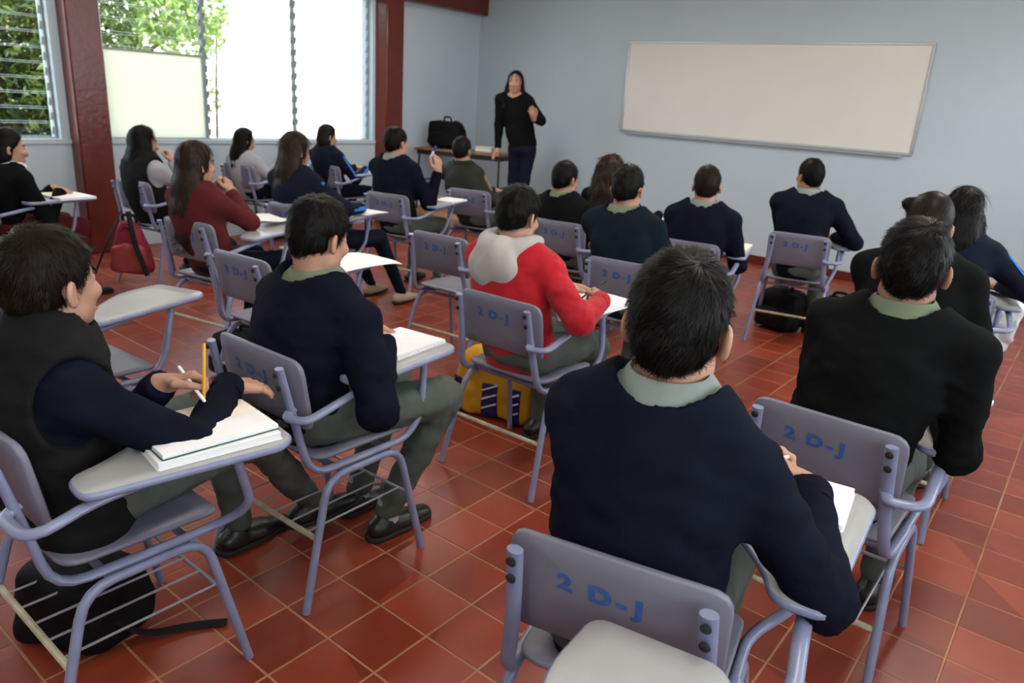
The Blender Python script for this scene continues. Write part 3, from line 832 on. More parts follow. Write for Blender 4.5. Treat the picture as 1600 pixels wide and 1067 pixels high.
PEOPLE = {}
def person(key, label, C, H, yaw=0, pitch=-8, roll=0, top='sweater', top_mat=None, collar=None, hair='short', hair_mat=None, hair_len=.34,
           R=None, L=None, knees=None, ankles=None, shoe_mat=None, trous=None, skin=None, sc=1.0, slim=1.0, near=False, stand=None,
           neck_r=.088, strands=900, sock=None, twist=0, hem=.468, stripe=None, nk=.143, hair_k=1.0, group=None, faces=True, bare_ankle=False, shw=.165, bow=.03, drop=(0, 0), face_y=.030):
    cx, cy, cd = C; ca, sa = math.cos(math.radians(cd)), math.sin(math.radians(cd))
    def loc(p): return np.array((cx + ca * p[0] - sa * p[1], cy + sa * p[0] + ca * p[1], p[2]))
    def vec(p): return np.array((ca * p[0] - sa * p[1], sa * p[0] + ca * p[1], p[2]))
    O = np.array((cx, cy, 0.0)); H = np.array(H, float)
    root = thing('person', label, 'person', tuple(O), 0, group)
    skin = skin or M_skin; hair_mat = hair_mat or M_hair; trous = trous or M_trous; shoe_mat = shoe_mat or M_shoe
    hs = .96 * sc * hair_k
    Rm = (Matrix.Rotation(math.radians(yaw), 3, 'Z') @ Matrix.Rotation(math.radians(pitch), 3, 'X') @ Matrix.Rotation(math.radians(roll), 3, 'Y'))
    Rn = np.array(Rm)                              # columns are the head axes
    hl = lambda p: H + Rn @ (np.array(p, float) * hs)
    hf = unit((Rn[:, 1] * (1, 1, 0))); hr = unit(np.cross(hf, (0, 0, 1)))
    t = math.radians(cd + twist)
    lat = np.array((math.cos(t), math.sin(t), 0)); fwd = np.array((-math.sin(t), math.cos(t), 0)); up = np.array((0, 0, 1.0))
    Nk = H - hf * .022 * sc - up * nk * sc
    if stand is None: Hp = loc((0, -.075, .54))
    else: Hp = np.array(stand, float)
    ax = unit(Nk - Hp)
    P1 = Hp + (Nk - Hp) * .36 - fwd * bow; P2 = Hp + (Nk - Hp) * .70 - fwd * bow * 1.1; P3 = Hp + (Nk - Hp) * .90 - fwd * bow * .55
    w = slim * sc
    sh = {}
    for s, q in ((1, 'R'), (-1, 'L')): sh[q] = Nk + lat * s * shw * w - up * (.052 * sc + (drop[0] if q == 'R' else drop[1])) + fwd * .008
    arms = {}
    dflt = {'R': dict(w=(.17, .20, .745), pole=(.42, -.6, -.65), pose='pen', f=(-.55, .8, -.1), n=(-.3, -.2, -1)),
            'L': dict(w=(.01, .23, .745), pole=(-.42, -.55, -.7), pose='relaxed', f=(.6, .75, -.05), n=(.1, -.1, -1))}
    for q, spec in (('R', R), ('L', L)):
        d = dict(dflt[q]); d.update(spec or {})
        W = np.array(d['w'], float) if d.get('world') else loc(d['w'])
        E, W = limb(sh[q], W, .275 * sc, .245 * sc, vec(d['pole']))
        f = unit(vec(d['f'])) if d.get('f') is not None else unit(W - E)
        arms[q] = (E, W, f, vec(d['n']), d['pose'])
    kn = knees or ((.12, .33, .50), (-.11, .33, .50)); an = ankles or ((.125, .30, .085), (-.12, .27, .085))
    hipj = [Hp + lat * .085 * w, Hp - lat * .085 * w]
    K = [loc(p) for p in kn]; A = [loc(p) for p in an]

    def torso(P):
        d = oval(P, Hp if stand is None else Hp + up * .06, P1, .152 * w, .142 * w, lat, .74)
        d = smin(d, oval(P, P1, P2, .142 * w, .152 * w, lat, .68), .05)
        d = smin(d, oval(P, P2, P3, .152 * w, .128 * w, lat, .66), .05)
        for q in 'RL': d = smin(d, cone(P, Nk + up * .015, sh[q], .052 * sc, .056 * w), .055)
        return d
    def arm(P, q, cut):
        E, W, f, n, pose = arms[q]
        d = smin(cone(P, sh[q], E, .057 * w, .045 * w), cone(P, E, W, .0455 * w, .031 * w), .025)
        if cut is not None:
            ad = unit(W - E); near_w = np.linalg.norm(P - W, axis=1) < .12
            d = np.where(near_w, smax(d, (P - W) @ ad - cut, .006), d)
        return d
    def legs(P, infl):
        d = ell(P, Hp - up * .005, (.165 * w, .125 * w, .10 * w))
        for h_, k_, a_ in zip(hipj, K, A):
            d = smin(d, cone(P, h_, k_, .086 * w, .063 * w), .04)
            d = smin(d, smin(cone(P, k_, a_, .062 * w, .044 * w), cone(P, h_ * .2 + k_ * .8, k_, .064 * w, .063 * w), .02), .02)
        return d - infl
    amp = .0068 if near else .0045
    def cloth(P, seed):
        q = P * np.array((1, 1, 1.5))
        return amp * (vnoise(q, 11, seed) + .7 * vnoise(q, 23, seed + 1) + (.35 * vnoise(q, 47, seed + 2) if near else 0))
    seed = sum(map(ord, key))
    allp = np.array([Hp, P1, P2, P3, *sh.values(), arms['R'][0], arms['R'][1], arms['L'][0], arms['L'][1]])
    lo, hi = allp.min(0) - .21, allp.max(0) + .21
    hT = .009 if near else .016

    # ---- top garment
    nc = Nk + up * (.060 if collar else .052) * sc + fwd * .010
    def top_sdf(P):
        d = torso(P) - .004
        for q in 'RL':
            d = smin(d, arm(P, q, .004), .03)
        d = d - .008 + cloth(P, seed) * np.clip((np.linalg.norm(P - nc, axis=1) - .11) / .10, .1, 1)
        # soft gathers across the inside of the elbows
        for q in 'RL':
            E, W = arms[q][0], arms[q][1]
            r = np.linalg.norm(P - E, axis=1)
            d = d + .004 * np.sin((P @ unit(W - sh[q])) * 210) * np.exp(-(r / .07) ** 2)
        e = P - nc; e = np.stack([(e @ lat) * (1.13 if collar else 1.0), e @ fwd, e[:, 2] * .9], 1)
        d = smax(d, -(np.linalg.norm(e, axis=1) - (neck_r + (.018 if collar else 0)) * sc), .01)
        # ribbed neckband
        return smax(d, hem - P[:, 2], .01)
    if top == 'vest':
        base = top_sdf
    V, Q = surf(top_sdf, lo, hi, hT)
    nm = {'sweater': 'sweater', 'hoodie': 'hoodie', 'jacket': 'jacket', 'vest': 'sweater'}[top]
    link(nm, mesh_np(nm, V - O, Q, top_mat), root)
    # ribbed cuffs
    for q in 'RL':
        E, W = arms[q][0], arms[q][1]; ad = unit(W - E); mb = MB()
        tube(mb, [W - ad * .038 - O, W - ad * .02 - O, W - ad * .002 - O, W + ad * .007 - O], .041 * w, 14, radii=[1.03, 1.02, .98, .93])
        link('cuff', mb.mesh('cuff', top_mat), root)
    if top == 'vest':
        def vs(P):
            d = torso(P) - .030 + .8 * cloth(P, seed + 5)
            d = d + .0035 * np.abs(np.sin((P @ ax) * 62)) - .002
            for q, s in (('R', 1), ('L', -1)):
                d = smax(d, -(np.linalg.norm((P - sh[q] - lat * s * .045 + up * .01) * np.array((1, 1, .85)), axis=1) - .092), .012)
            ring = np.abs(np.linalg.norm((P - (Nk + up * .045 + fwd * .012)) * np.array((1, 1, .55)), axis=1) - .078) - .009
            ring = smax(ring, np.abs((P - Nk - up * .03) @ up) - .03, .008)
            d = smax(d, -(np.linalg.norm((P - nc) * np.array((1, 1, .9)), axis=1) - .080), .01)
            d = smin(d, ring, .012)
            return smax(d, hem - .01 - P[:, 2], .012)
        V, Q = surf(vs, lo, hi, hT); link('vest', mesh_np('vest', V - O, Q, M_vest), root, label='black quilted sleeveless vest')
    if top == 'hoodie':
        def hood(P):
            d = None
            for a0, a1 in zip(range(-25, 205, 23), range(-2, 228, 23)):
                def pt(a):
                    r = math.radians(a); k = math.sin(math.radians(np.clip(a, 0, 180)))
                    return Nk + lat * math.cos(r) * .098 - fwd * math.sin(r) * (.105) + up * (.045 - .02 * k)
                k = math.sin(math.radians(np.clip(a0 + 11, 0, 180)))
                c = cone(P, pt(a0), pt(a1), .026 + .020 * k, .026 + .020 * k)
                d = c if d is None else smin(d, c, .02)
            d = smin(d, ell(P - (Nk - fwd * .125 - up * .055), (0, 0, 0), (.125, .05, .095)), .04)
            f = vnoise(P * np.array((1, 1, .6)), 10, 3) * .010 + .0025 * np.sin((P @ lat) * 55 + 3 * vnoise(P, 8, 9))
            d = d + f
            return smax(d, -(np.linalg.norm((P - nc - up * .03) * np.array((1, 1, .8)), axis=1) - .082), .012)
        V, Q = surf(hood, Nk - .27, Nk + .27, .007); link('hood', mesh_np('hood', V - O, Q, M_heather), root, label='pale grey hood lying bunched on the shoulders')
    # ---- trousers
    al = np.array([Hp, *K, *A]); cutz = np.array([a[2] + .018 for a in A])
    def tr(P):
        d = legs(P, -.001) + .9 * cloth(P, seed + 9)
        for k_ in K: 
            r = np.linalg.norm(P - k_, axis=1); d = d + .004 * np.sin((P @ unit(k_ - Hp)) * 160 + 2 * vnoise(P, 14, 4)) * np.exp(-(r / .12) ** 2)
        return smax(d, np.minimum(A[0][2], A[1][2]) - (0.012 if not bare_ankle else -.07) - P[:, 2], .008)
    V, Q = surf(tr, al.min(0) - .16, al.max(0) + .16, .011 if near else .02)
    link('trousers', mesh_np('trousers', V - O, Q, trous), root)
    # ---- shoes and socks
    for k_, a_ in zip(K, A):
        toe = vec((.05 * (1 if a_ is A[0] else -1), 1, 0)) if stand is None else fwd
        toe = unit(toe); z0 = a_[2] - .085
        def sf(P):
            q = P.copy()
            d = oval(P, a_ - toe * .045 - up * .046, a_ + toe * .075 - up * .056, .040, .043, np.cross(toe, up), .92)
            d = smin(d, oval(P, a_ + toe * .06 - up * .052, a_ + toe * .165 - up * .064, .044, .036, np.cross(toe, up), .7), .02)
            d = smin(d, cone(P, a_ - toe * .02 - up * .05, a_ - toe * .01 - up * .015, .038, .036), .02)
            d = smax(d, -(cone(P, a_ - up * .012, a_ + up * .06, .031, .05)), .006)
            return smax(d, z0 + .016 - P[:, 2], .003)
        V, Q = surf(sf, a_ - .24, a_ + .24, .007 if near else .014)
        so = link('shoe', mesh_np('shoe', V - O, Q, shoe_mat), root)
        def so_f(P):
            d = oval(P, a_ - toe * .045, a_ + toe * .165, .043, .043, np.cross(toe, up), 1.0)
            pl = P.copy(); pl[:, 2] = a_[2]
            d = smin(cone(pl, a_ - toe * .05, a_ + toe * .06, .041, .046), cone(pl, a_ + toe * .06, a_ + toe * .17, .046, .036), .01)
            return smax(d, np.abs(P[:, 2] - z0 - .010) - .009, .003)
        V, Q = surf(so_f, a_ - .26, a_ + .26, .0065 if near else .012)
        link('sole', mesh_np('sole', V - O, Q, M_sole), so)
        if sock:
            mb = MB(); tube(mb, [a_ - up * .03 - O, a_ + up * .035 - O, a_ + unit(k_ - a_) * .10 - O], .040, 12, radii=[1, .98, 1.0]); link('sock', mb.mesh('sock', sock), root)
    # ---- the body itself: one mesh from head to ankles (mostly under the clothes), finer at head and hands
    def core(P):
        d = torso(P) + .012
        for q in 'RL': d = smin(d, arm(P, q, None) + .013, .02)
        d = smin(d, legs(P, -.014), .03)
        return d
    bp = np.concatenate([allp, al])
    Vb, Qb = surf(core, bp.min(0) - .17, bp.max(0) + .17, .018 if near else .026)
    def head(P):
        q = ((P - H) @ Rn) / hs
        d = ell(q, (0, -.012, .020), (.074, .092, .088))
        d = smin(d, ell(q, (0, .030, -.040), (.060, .060, .084)), .03)
        d = smin(d, ell(q, (0, .060, -.103), (.026, .022, .020)), .03)
        for s in (-1, 1):
            d = smin(d, ell(q, (s * .046, .012, -.075), (.020, .032, .022)), .03)
            d = smax(d, -ell(q, (s * .031, .100, .000), (.021, .022, .014)), .012)
            d = smin(d, ell(q, (s * .036, .070, -.028), (.022, .018, .016)), .02)
        d = smin(d, cone(q, (0, .083, .002), (0, .103, -.036), .008, .0125), .012)
        d = smin(d, ell(q, (0, .096, -.040), (.016, .011, .009)), .008)
        d = smin(d, ell(q, (0, .084, -.077), (.022, .012, .010)), .010)
        a = math.radians(18)
        for s in (-1, 1):
            e = q - np.array((s * .083, -.010, -.016))
            e = np.column_stack([e[:, 0] * math.cos(.5) + s * e[:, 1] * math.sin(.5), -s * e[:, 0] * math.sin(.5) + e[:, 1] * math.cos(.5), e[:, 2]])
            ear = ell(e, (0, 0, 0), (.0078, .0185, .029))
            ear = smin(ear, ell(e, (0, .004, -.022), (.0085, .011, .012)), .006)
            ear = smax(ear, -ell(e, (s * .010, .005, .002), (.008, .011, .020)), .005)
            d = smin(d, ear, .006)
        d = d * hs
        nk = smin(cone(P, hl((0, -.022, -.055)), Nk, .055 * sc * slim ** .5, .056 * sc * slim ** .5), cone(P, Nk, Nk - up * .07, .057 * sc, .09 * sc), .02)
        return smin(d, nk, .018)
    Vh, Qh = surf(head, H - .27 * sc, H + .19 * sc, .0052 if near else .0095)
    VV, QQ, n0 = [Vb, Vh], [Qb, Qh + len(Vb)], len(Vb) + len(Vh)
    info = {}
    for q in 'RL':
        E, W, f, n, pose = arms[q]
        palm, fing, tips = hand_cones(W, f, n, q, pose); info[q] = dict(W=W, f=f, **tips)
        def hd(P):
            d = smin(cone(P, E * .25 + W * .75, W, .034 * w, .026), cone(P, W, W + unit(f) * .03, .0255, .022), .02)
            for a_, b_, r1, r2 in palm: d = smin(d, cone(P, a_, b_, r1, r2), .012)
            g = {}
            for a_, b_, r1, r2, k in fing:
                c = cone(P, a_, b_, r1, r2); g[k] = smin(g[k], c, .004) if k in g else c
            for k in g: d = smin(d, g[k], .0045)
            return d
        pts = np.array([W] + [a_ for a_, *_ in fing] + [b_ for _, b_, *_ in fing])
        Vx, Qx = surf(hd, pts.min(0) - .045, pts.max(0) + .045, .0036 if near else .0062)
        VV.append(Vx); QQ.append(Qx + n0); n0 += len(Vx)
    bm_ = mesh_np('body', np.concatenate(VV) - O, np.concatenate(QQ), skin)
    bm_.materials.append(collar or top_mat)                   # undershirt where the neckline opens
    mi = np.zeros(len(bm_.polygons), np.int32); cz = Vb[Qb][:, :, 2].mean(1)
    mi[:len(Qb)] = (cz > .40) & (stand is None); bm_.polygons.foreach_set('material_index', mi)
    link('body', bm_, root)
    if faces:
        for s in (-1, 1):
            e = link('eye', EYE, root); e.matrix_local = Matrix.Translation(Vector(hl((s * .031, .0690, .001)) - O)) @ Rm.to_4x4() @ Matrix.Scale(hs, 4)
            i = link('iris', IRIS, e, (0, .0105, 0))
            b = link('eyebrow', BROW, root); b.matrix_local = Matrix.Translation(Vector(hl((s * .031, .0805, .022)) - O)) @ Rm.to_4x4() @ Matrix.Scale(hs, 4) @ Matrix.Rotation(s * -.35, 4, 'Z') @ Matrix.Rotation(s * .12, 4, 'Y')
        m_ = link('lips', LIPS, root); m_.matrix_local = Matrix.Translation(Vector(hl((0, .0868, -.077)) - O)) @ Rm.to_4x4() @ Matrix.Scale(hs, 4)
    # ---- collar: stand and turned-down leaf
    if collar:
        tilt = unit(hl((0, -.02, -.03)) - Nk); tilt = unit(tilt + up * .8)
        mb = MB(); n = 40; k = .060 / .058 * sc
        prof = [(.060, .000), (.0615, .034), (.063, .060), (.067, .064), (.074, .057), (.090, .028), (.109, -.004), (.106, -.007), (.086, .024), (.069, .052)]
        F2 = unit(fwd - tilt * (fwd @ tilt)); L2 = np.cross(F2, tilt)
        vs_ = []
        for i in range(n + 1):
            a = math.radians(90 + 16 + (360 - 32) * i / n); back = .5 - .5 * math.sin(a)
            for r, z in prof:
                leaf = np.clip((r - .064) / .037, 0, 1)
                zz = z + leaf * (.036 * (1 - back) ** 1.5 - .022 * back) - .004
                vs_.append(Nk + (L2 * math.cos(a) + F2 * math.sin(a) * .97) * r * k + tilt * (zz * sc + .004) - F2 * .004 - O)
        m_ = len(prof); f_ = []
        for i in range(n):
            for j in range(m_):
                f_.append((i * m_ + j, i * m_ + (j + 1) % m_, (i + 1) * m_ + (j + 1) % m_, (i + 1) * m_ + j))
        f_ += [tuple(range(m_)), tuple(range(n * m_ + m_ - 1, n * m_ - 1, -1))]
        mb.add(vs_, f_); link('collar', mb.mesh('collar', collar, .9), root, label='turned-down shirt collar')
    # ---- hair
    down = np.array((0, 0, -1.0))
    hb = -hf
    def hair_sdf(P):
        q = ((P - H) @ Rn) / hs
        if hair in ('short', 'bob', 'bun'):
            d = ell(q, (0, -.014, .030), (.0805, .101, .096))
            d = smin(d, ell(q, (0, -.044, -.022), (.060, .061, .068)), .03)
            if hair == 'short':
                d = d + .004 * vnoise(q * np.array((1, 1, .6)), 60, seed) + .003 * vnoise(q, 120, seed + 1)
                pl = .45 * q[:, 1] - .043 - q[:, 2]
                pl = np.where(q[:, 1] > .012, 2.1 * (q[:, 1] - .012) - .0376 - q[:, 2], pl)
                pl = np.minimum(pl, .058 - q[:, 2])
                d = smax(d, pl, .010)
                for s in (-1, 1): d = smax(d, -ell(q, (s * .088, -.010, -.022), (.026, .023, .036)), .006)
                d = smax(d, q[:, 1] - .092, .02)
            elif hair == 'bun':
                d = d - .003 + .002 * vnoise(q, 80, seed)
                d = smax(d, .62 * q[:, 1] - .038 - q[:, 2], .01)
                d = smin(d, ell(q, (-.080, -.02, .070), (.031, .031, .028)) + .003 * vnoise(q, 70, 2), .01)
            else:
                d = smin(d, ell(q, (0, -.035, -.06), (.086, .072, .10)), .03) + .003 * vnoise(q, 60, seed)
                d = smax(d, q[:, 1] - .55 * np.maximum(q[:, 2], -.02) - .028, .012)
                d = smax(d, -.135 - q[:, 2], .01)
            return d * hs
        big = 1.0; na = .004
        if hair == 'curly': big, na = 1.28, .016
        d = ell(q, (0, -.014, .030), (.084 * big ** .5, .102 * big ** .5, .097)) * hs
        b0 = H + hb * .040 - up * .02; b1 = H + hb * .065 - up * .12; b2 = H + hb * .088 - up * .22; b3 = H + hb * .100 - up * hair_len
        d = smin(d, oval(P, b0, b1, .088 * big * sc, .095 * big * sc, hr, .80), .03)
        d = smin(d, oval(P, b1, b2, .095 * big * sc, .100 * big * sc, hr, .62), .03)
        d = smin(d, oval(P, b2, b3, .100 * big * sc, .082 * big * sc, hr, .46), .03)
        lk = {'long_front': (1, -1), 'long_lock': (1,), 'long': (), 'curly': (1, -1)}[hair]
        for s in lk:
            d = smin(d, cone(P, H + hr * s * .080 - up * .03, H + hr * s * .100 - hf * .005 - up * .20, .022, .030), .03)
            d = smin(d, cone(P, H + hr * s * .098 + hf * .01 - up * .20, H + hr * s * .105 + hf * .05 - up * min(hair_len, .40), .034, .016), .02)
        y = (P - H) @ hf; z = (P - H) @ up
        d = smax(d, np.where(z > -.16, y / 1.0 - (face_y + .55 * np.maximum(z - .02, 0)) * hs, -1), .012)
        d = d + na * (vnoise(P * np.array((1, 1, .35)), 45, seed) + .5 * vnoise(P * np.array((1, 1, .35)), 90, seed + 1))
        return smax(d, (H[2] - hair_len) + .02 * vnoise(P, 25, 7) - P[:, 2], .01)
    xtra = .12 if hair in ('short', 'bob', 'bun') else hair_len
    lo_h = H - np.array((.24, .24, .16 + xtra)); hi_h = H + .20
    V, Q = surf(hair_sdf, lo_h, hi_h, .0058 if near else (.0105 if hair == 'short' else .012))
    N = normals(V, Q)
    me_v, me_q = [V], [Q]
    if strands:
        if hair in ('short', 'bun', 'bob'):
            wh = hl((.022, -.062, .098))
            dirf = lambda P: unit_rows(P - wh) + np.array((0, 0, -.25)) + .35 * unit_rows(np.cross(P - wh, Rn[:, 2]))
            sv, sq = strand_mesh(V, N, Q, strands, .026, .0007 if near else .0012, dirf, .006, seed)
        else:
            dirf = lambda P: np.tile(down, (len(P), 1)) + .35 * unit_rows(P - H) * (1 if hair != 'curly' else 2.2)
            sv, sq = strand_mesh(V, N, Q, strands, .09 if hair != 'curly' else .05, .0022, dirf, .012 if hair != 'curly' else .03, seed, 4)
        me_v.append(sv); me_q.append(sq + len(V))
    link('hair', mesh_np('hair', np.concatenate(me_v) - O, np.concatenate(me_q), hair_mat), root)
    # ---- piping or stripes along the sleeves
    if stripe:
        sm, sides = stripe
        for q in sides:
            s = 1 if q == 'R' else -1
            E, W = arms[q][0], arms[q][1]; mb = MB()
            o1 = unit(lat * s * .8 + up * .55)
            pts = [Nk + lat * s * .07 + up * .012 - fwd * .01, sh[q] + o1 * .070 * w, (sh[q] + E) / 2 + unit(lat * s + up * .1 - fwd * .15) * .064 * w, E + unit(lat * s - fwd * .3) * .055 * w, W + unit(lat * s + up * .2) * .042 * w]
            tube(mb, np.array(pts) - O, .01, 8, .05, flat=(.017, .006), up=o1); link('sleeve_stripe', mb.mesh('sleeve_stripe', sm), root, label='bright sleeve stripe' if sm is M_tblue else 'tan sleeve piping')
    PEOPLE[key] = info
    return root

def unit_rows(a): return a / (np.linalg.norm(a, axis=1, keepdims=True) + 1e-9)
G = None
person('vest', 'boy in a black quilted vest over a navy sweater, holding two pencils', (-.34, -.82, 0), (-.354, -.875, 1.062), yaw=13, pitch=-2, hair_k=1.06, nk=.168, top='vest', top_mat=M_navy,
       collar=M_green, near=True, strands=6000, hair_mat=M_hair2, twist=-8,
       R=dict(w=(-.205, -.545, .765), world=True, pole=(.85, -.5, -.45), pose='spread', f=(-.12, .9, -.3), n=(-.1, -.3, -1)),
       L=dict(w=(-.255, -.70, .79), world=True, pole=(-.9, -.3, -.5), pose='pen', f=(.55, .75, .25), n=(.6, .1, -.8)),
       knees=((.0, .42, .53), (-.20, .40, .56)), ankles=((-.15, .72, .13), (-.24, .50, .088)), bare_ankle=False)
person('sage', 'boy in a navy sweater with a sage collar, writing in a spiral notebook', (-.38, -.12, 1), (-.378, -.12, 1.088), yaw=3, pitch=-16, top_mat=M_navy, collar=M_shirtg,
       near=True, strands=5000, sock=M_sock, slim=1.06, shw=.168, nk=.155, neck_r=.098, drop=(.02, .015),
       R=dict(w=(-.20, -.03, .765), world=True, pole=(.6, -.65, -.5), pose='pen', f=(-.75, .55, -.1), n=(-.2, -.2, -1)),
       L=dict(w=(-.08, .22, .735), pole=(-.8, -.2, -.6)), knees=((.20, .36, .515), (-.06, .36, .50)), ankles=((.10, .20, .088), (-.10, .24, .088)))
person('red', 'boy in a red hoodie with a grey hood, writing with a black pen', (-.30, .89, 1), (-.386, .86, 1.078), yaw=0, pitch=-14, top='hoodie', top_mat=M_redfl, collar=M_shirtg,
       near=True, strands=4000,
       R=dict(w=(-.055, 1.02, .765), world=True, pole=(.8, -.5, -.55), pose='pen', f=(-.55, .75, .1), n=(-.3, -.3, -.9)),
       L=dict(w=(-.02, .24, .755), pole=(-.8, -.1, -.6), f=(.75, .6, 0)))
person('front', 'dark-haired boy in navy sweater seen from behind, closest to the viewer, writing', (.90, -.30, 13), (.918, -.335, 1.160), yaw=14, pitch=-8, top_mat=M_navy, collar=M_shirt,
       near=True, strands=11000, neck_r=.090, twist=-3, shw=.155, hair_k=1.08, nk=.142, drop=(.05, .0),
       R=dict(w=(1.118, -.05, .80), world=True, pole=(.22, -.9, -.38), pose='pen', f=(-.62, .75, .12), n=(-.45, -.3, -.85)),
       L=dict(w=(.945, .015, .785), world=True, pole=(-.6, -.4, -.6), pose='pen', f=(.75, .62, .12), n=(.35, -.2, -.9)))
person('black', 'broad boy in a black sweater with a pale collar, both ears showing', (1.02, .65, 0), (1.097, .63, 1.172), yaw=10, pitch=-6, top_mat=M_blackknit, collar=M_shirtg, near=True, strands=7000,
       shw=.172, slim=.98, hair_k=1.04, R=dict(w=(.19, .20, .75), pole=(.35, -.7, -.6)), skin=M_skin2)
person('teal', 'boy in a dark teal sweater in front of the near boy\'s head', (-.39, 1.93, 6), (-.482, 1.88, 1.126), yaw=8, pitch=-10, top_mat=M_navy2, collar=M_shirtg, strands=1500, faces=False)
person('crop', 'crop-haired boy in navy below the whiteboard, a sheet on his tablet', (-.48, 2.80, 10), (-.446, 2.75, 1.106), yaw=24, pitch=-6, top_mat=M_navy, collar=M_shirt, strands=1500, hair_mat=M_hair2, faces=False)
person('row1', 'boy in navy looking aside, farthest forward under the whiteboard', (-.15, 3.80, 12), (-.175, 3.78, 1.159), yaw=52, pitch=-2, top_mat=M_navy, collar=M_shirt, strands=1200, shw=.175,
       R=dict(w=(.20, .16, .745), pole=(.7, -.5, -.5)), skin=M_skin2)
person('cheek', 'boy in black beside the curly-haired girl, cheek showing', (-1.33, 2.70, 5), (-1.392, 2.63, 1.043), yaw=-6, pitch=-10, top_mat=M_blackknit, collar=M_shirtg, strands=1200)
person('curly', 'girl with wide curly brown hair hiding her back', (-1.37, 3.50, 12), (-1.517, 3.42, 1.058), yaw=10, pitch=-12, top='jacket', top_mat=M_navy, hair='curly', hair_mat=M_hair3, hair_len=.40, strands=2500, faces=False, slim=.92)
person('raise', 'boy in navy lifting a pen in front of his chest', (-2.86, 2.57, 10), (-2.894, 2.50, 1.155), yaw=2, pitch=-2, top_mat=M_navy, collar=M_shirt, strands=1200,
       R=dict(w=(-2.60, 2.66, .955), world=True, pole=(.25, .1, -1), pose='relaxed', f=(-.05, .05, 1), n=(-.8, .3, 0)))
person('olive', 'student in a dark olive jacket with tan sleeve piping, near the teacher\'s table', (-2.78, 3.39, 14), (-3.00, 3.36, 1.082), yaw=20, pitch=-6, top='jacket', top_mat=M_olive, strands=1000, stripe=(M_tan, 'R'), slim=.95, collar=M_olive)
person('maroon', 'girl with long brown hair in a maroon sweater, fists at her chin', (-2.44, .76, 10), (-2.453, .64, 1.082), yaw=0, pitch=-4, top_mat=M_maroon, hair='long', hair_mat=M_hair3, hair_len=.42, strands=3000, slim=.92,
       trous=M_tnavy, R=dict(w=(-2.56, .90, .89), world=True, pole=(.9, .1, -.8), pose='fist', f=(-.45, .1, .85), n=(-.8, -.3, -.2)),
       L=dict(w=(-2.66, .88, .89), world=True, pole=(-.9, .1, -.8), pose='fist', f=(.35, .1, .9), n=(.8, -.3, -.2)), stripe=None)
person('track', 'girl with very long brown hair, feet stretched out in beige shoes', (-2.70, 1.60, 10), (-2.766, 1.50, 1.116), yaw=0, pitch=-12, top='jacket', top_mat=M_tnavy, hair='long', hair_mat=M_hair3, hair_len=.46, strands=3000, slim=.92,
       trous=M_tnavy, shoe_mat=M_tanshoe, stripe=(M_tblue, 'R'), R=dict(w=(.22, .20, .75), pole=(1, -.3, -.5)), knees=((.22, .40, .52), (-.08, .40, .50)), ankles=((.26, .62, .088), (-.06, .66, .088)))
person('jumper', 'girl in a pale grey jumper, dark hair, right under the bright window', (-5.02, 2.66, 10), (-5.042, 2.55, .996), yaw=-2, pitch=-16, top_mat=M_lightgrey, hair='long', hair_len=.24, strands=1200, slim=.9, trous=M_tnavy, collar=M_tnavy)
person('bob', 'bob-haired student in a track jacket with a blue stripe, far window behind', (-4.78, 3.46, 10), (-4.792, 3.32, 1.061), yaw=-10, pitch=-8, top='jacket', top_mat=M_tnavy, hair='bob', hair_mat=M_hair2, strands=1000, slim=.92, trous=M_tnavy, stripe=(M_tblue, 'R'))
person('pale', 'girl with long black hair, dark vest over pale sleeves, leaning her chin on her hand', (-4.16, 1.28, 8), (-4.164, 1.18, 1.054), yaw=-6, pitch=-6, top='vest', top_mat=M_lightgrey, hair='long_lock', hair_len=.42, strands=2500, slim=.9, trous=M_tnavy,
       R=dict(w=(-4.20, 1.40, .90), world=True, pole=(.7, .1, -.9), pose='fist', f=(-.2, -.15, .9), n=(-.7, -.5, 0)))
person('blazer', 'student in a black blazer with a white collar at the picture edge', (-4.15, .30, 5), (-4.09, .28, 1.028), yaw=-12, pitch=-6, top='jacket', top_mat=M_blackknit, collar=M_white, hair='bob', strands=1200, slim=.95, trous=M_maroon)
person('bun', 'girl with a small hair bun behind the black sweater boy\'s head', (.96, 1.72, 0), (.940, 1.68, 1.168), yaw=14, pitch=-14, top='jacket', top_mat=M_blackknit, hair='bun', hair_mat=M_hair2, strands=350, slim=1.02, faces=False)
person('long', 'girl with long straight black hair, blue stripes on her jacket, near the white bag', (.93, 2.80, 6), (.905, 2.75, 1.139), yaw=2, pitch=-14, top='jacket', top_mat=M_tnavy, hair='long_lock', hair_len=.42, strands=3000, slim=.95,
       trous=M_tblue, stripe=(M_tblue, 'R'), R=dict(w=(.22, .24, .75), pole=(1, -.3, -.5)), faces=False)
person('teacher', 'teacher standing in black top and dark jeans by the wooden table', (-3.95, 5.42, 0), (-4.08, 5.38, 1.722), yaw=208, pitch=-3, top_mat=M_blackknit, hair='long_front', hair_len=.30, strands=1500, sc=1.03, slim=.95,
       stand=(-3.95, 5.42, 1.0), hem=.915, trous=M_tnavy, knees=((-.072, -.04, .60), (.072, -.02, .60)), ankles=((-.075, 0, .235), (.075, .02, .235)), bow=0.0, face_y=.012, twist=205, neck_r=.10,
       R=dict(w=(-4.20, 5.28, .945), world=True, pole=(-.6, .5, -.2), pose='flat', f=(-.1, -.5, -.75), n=(.2, .3, -1)),
       L=dict(w=(-3.66, 5.22, 1.34), world=True, pole=(.7, .5, -.9), pose='relaxed', f=(.1, -.45, .6), n=(-.7, .2, .4)))
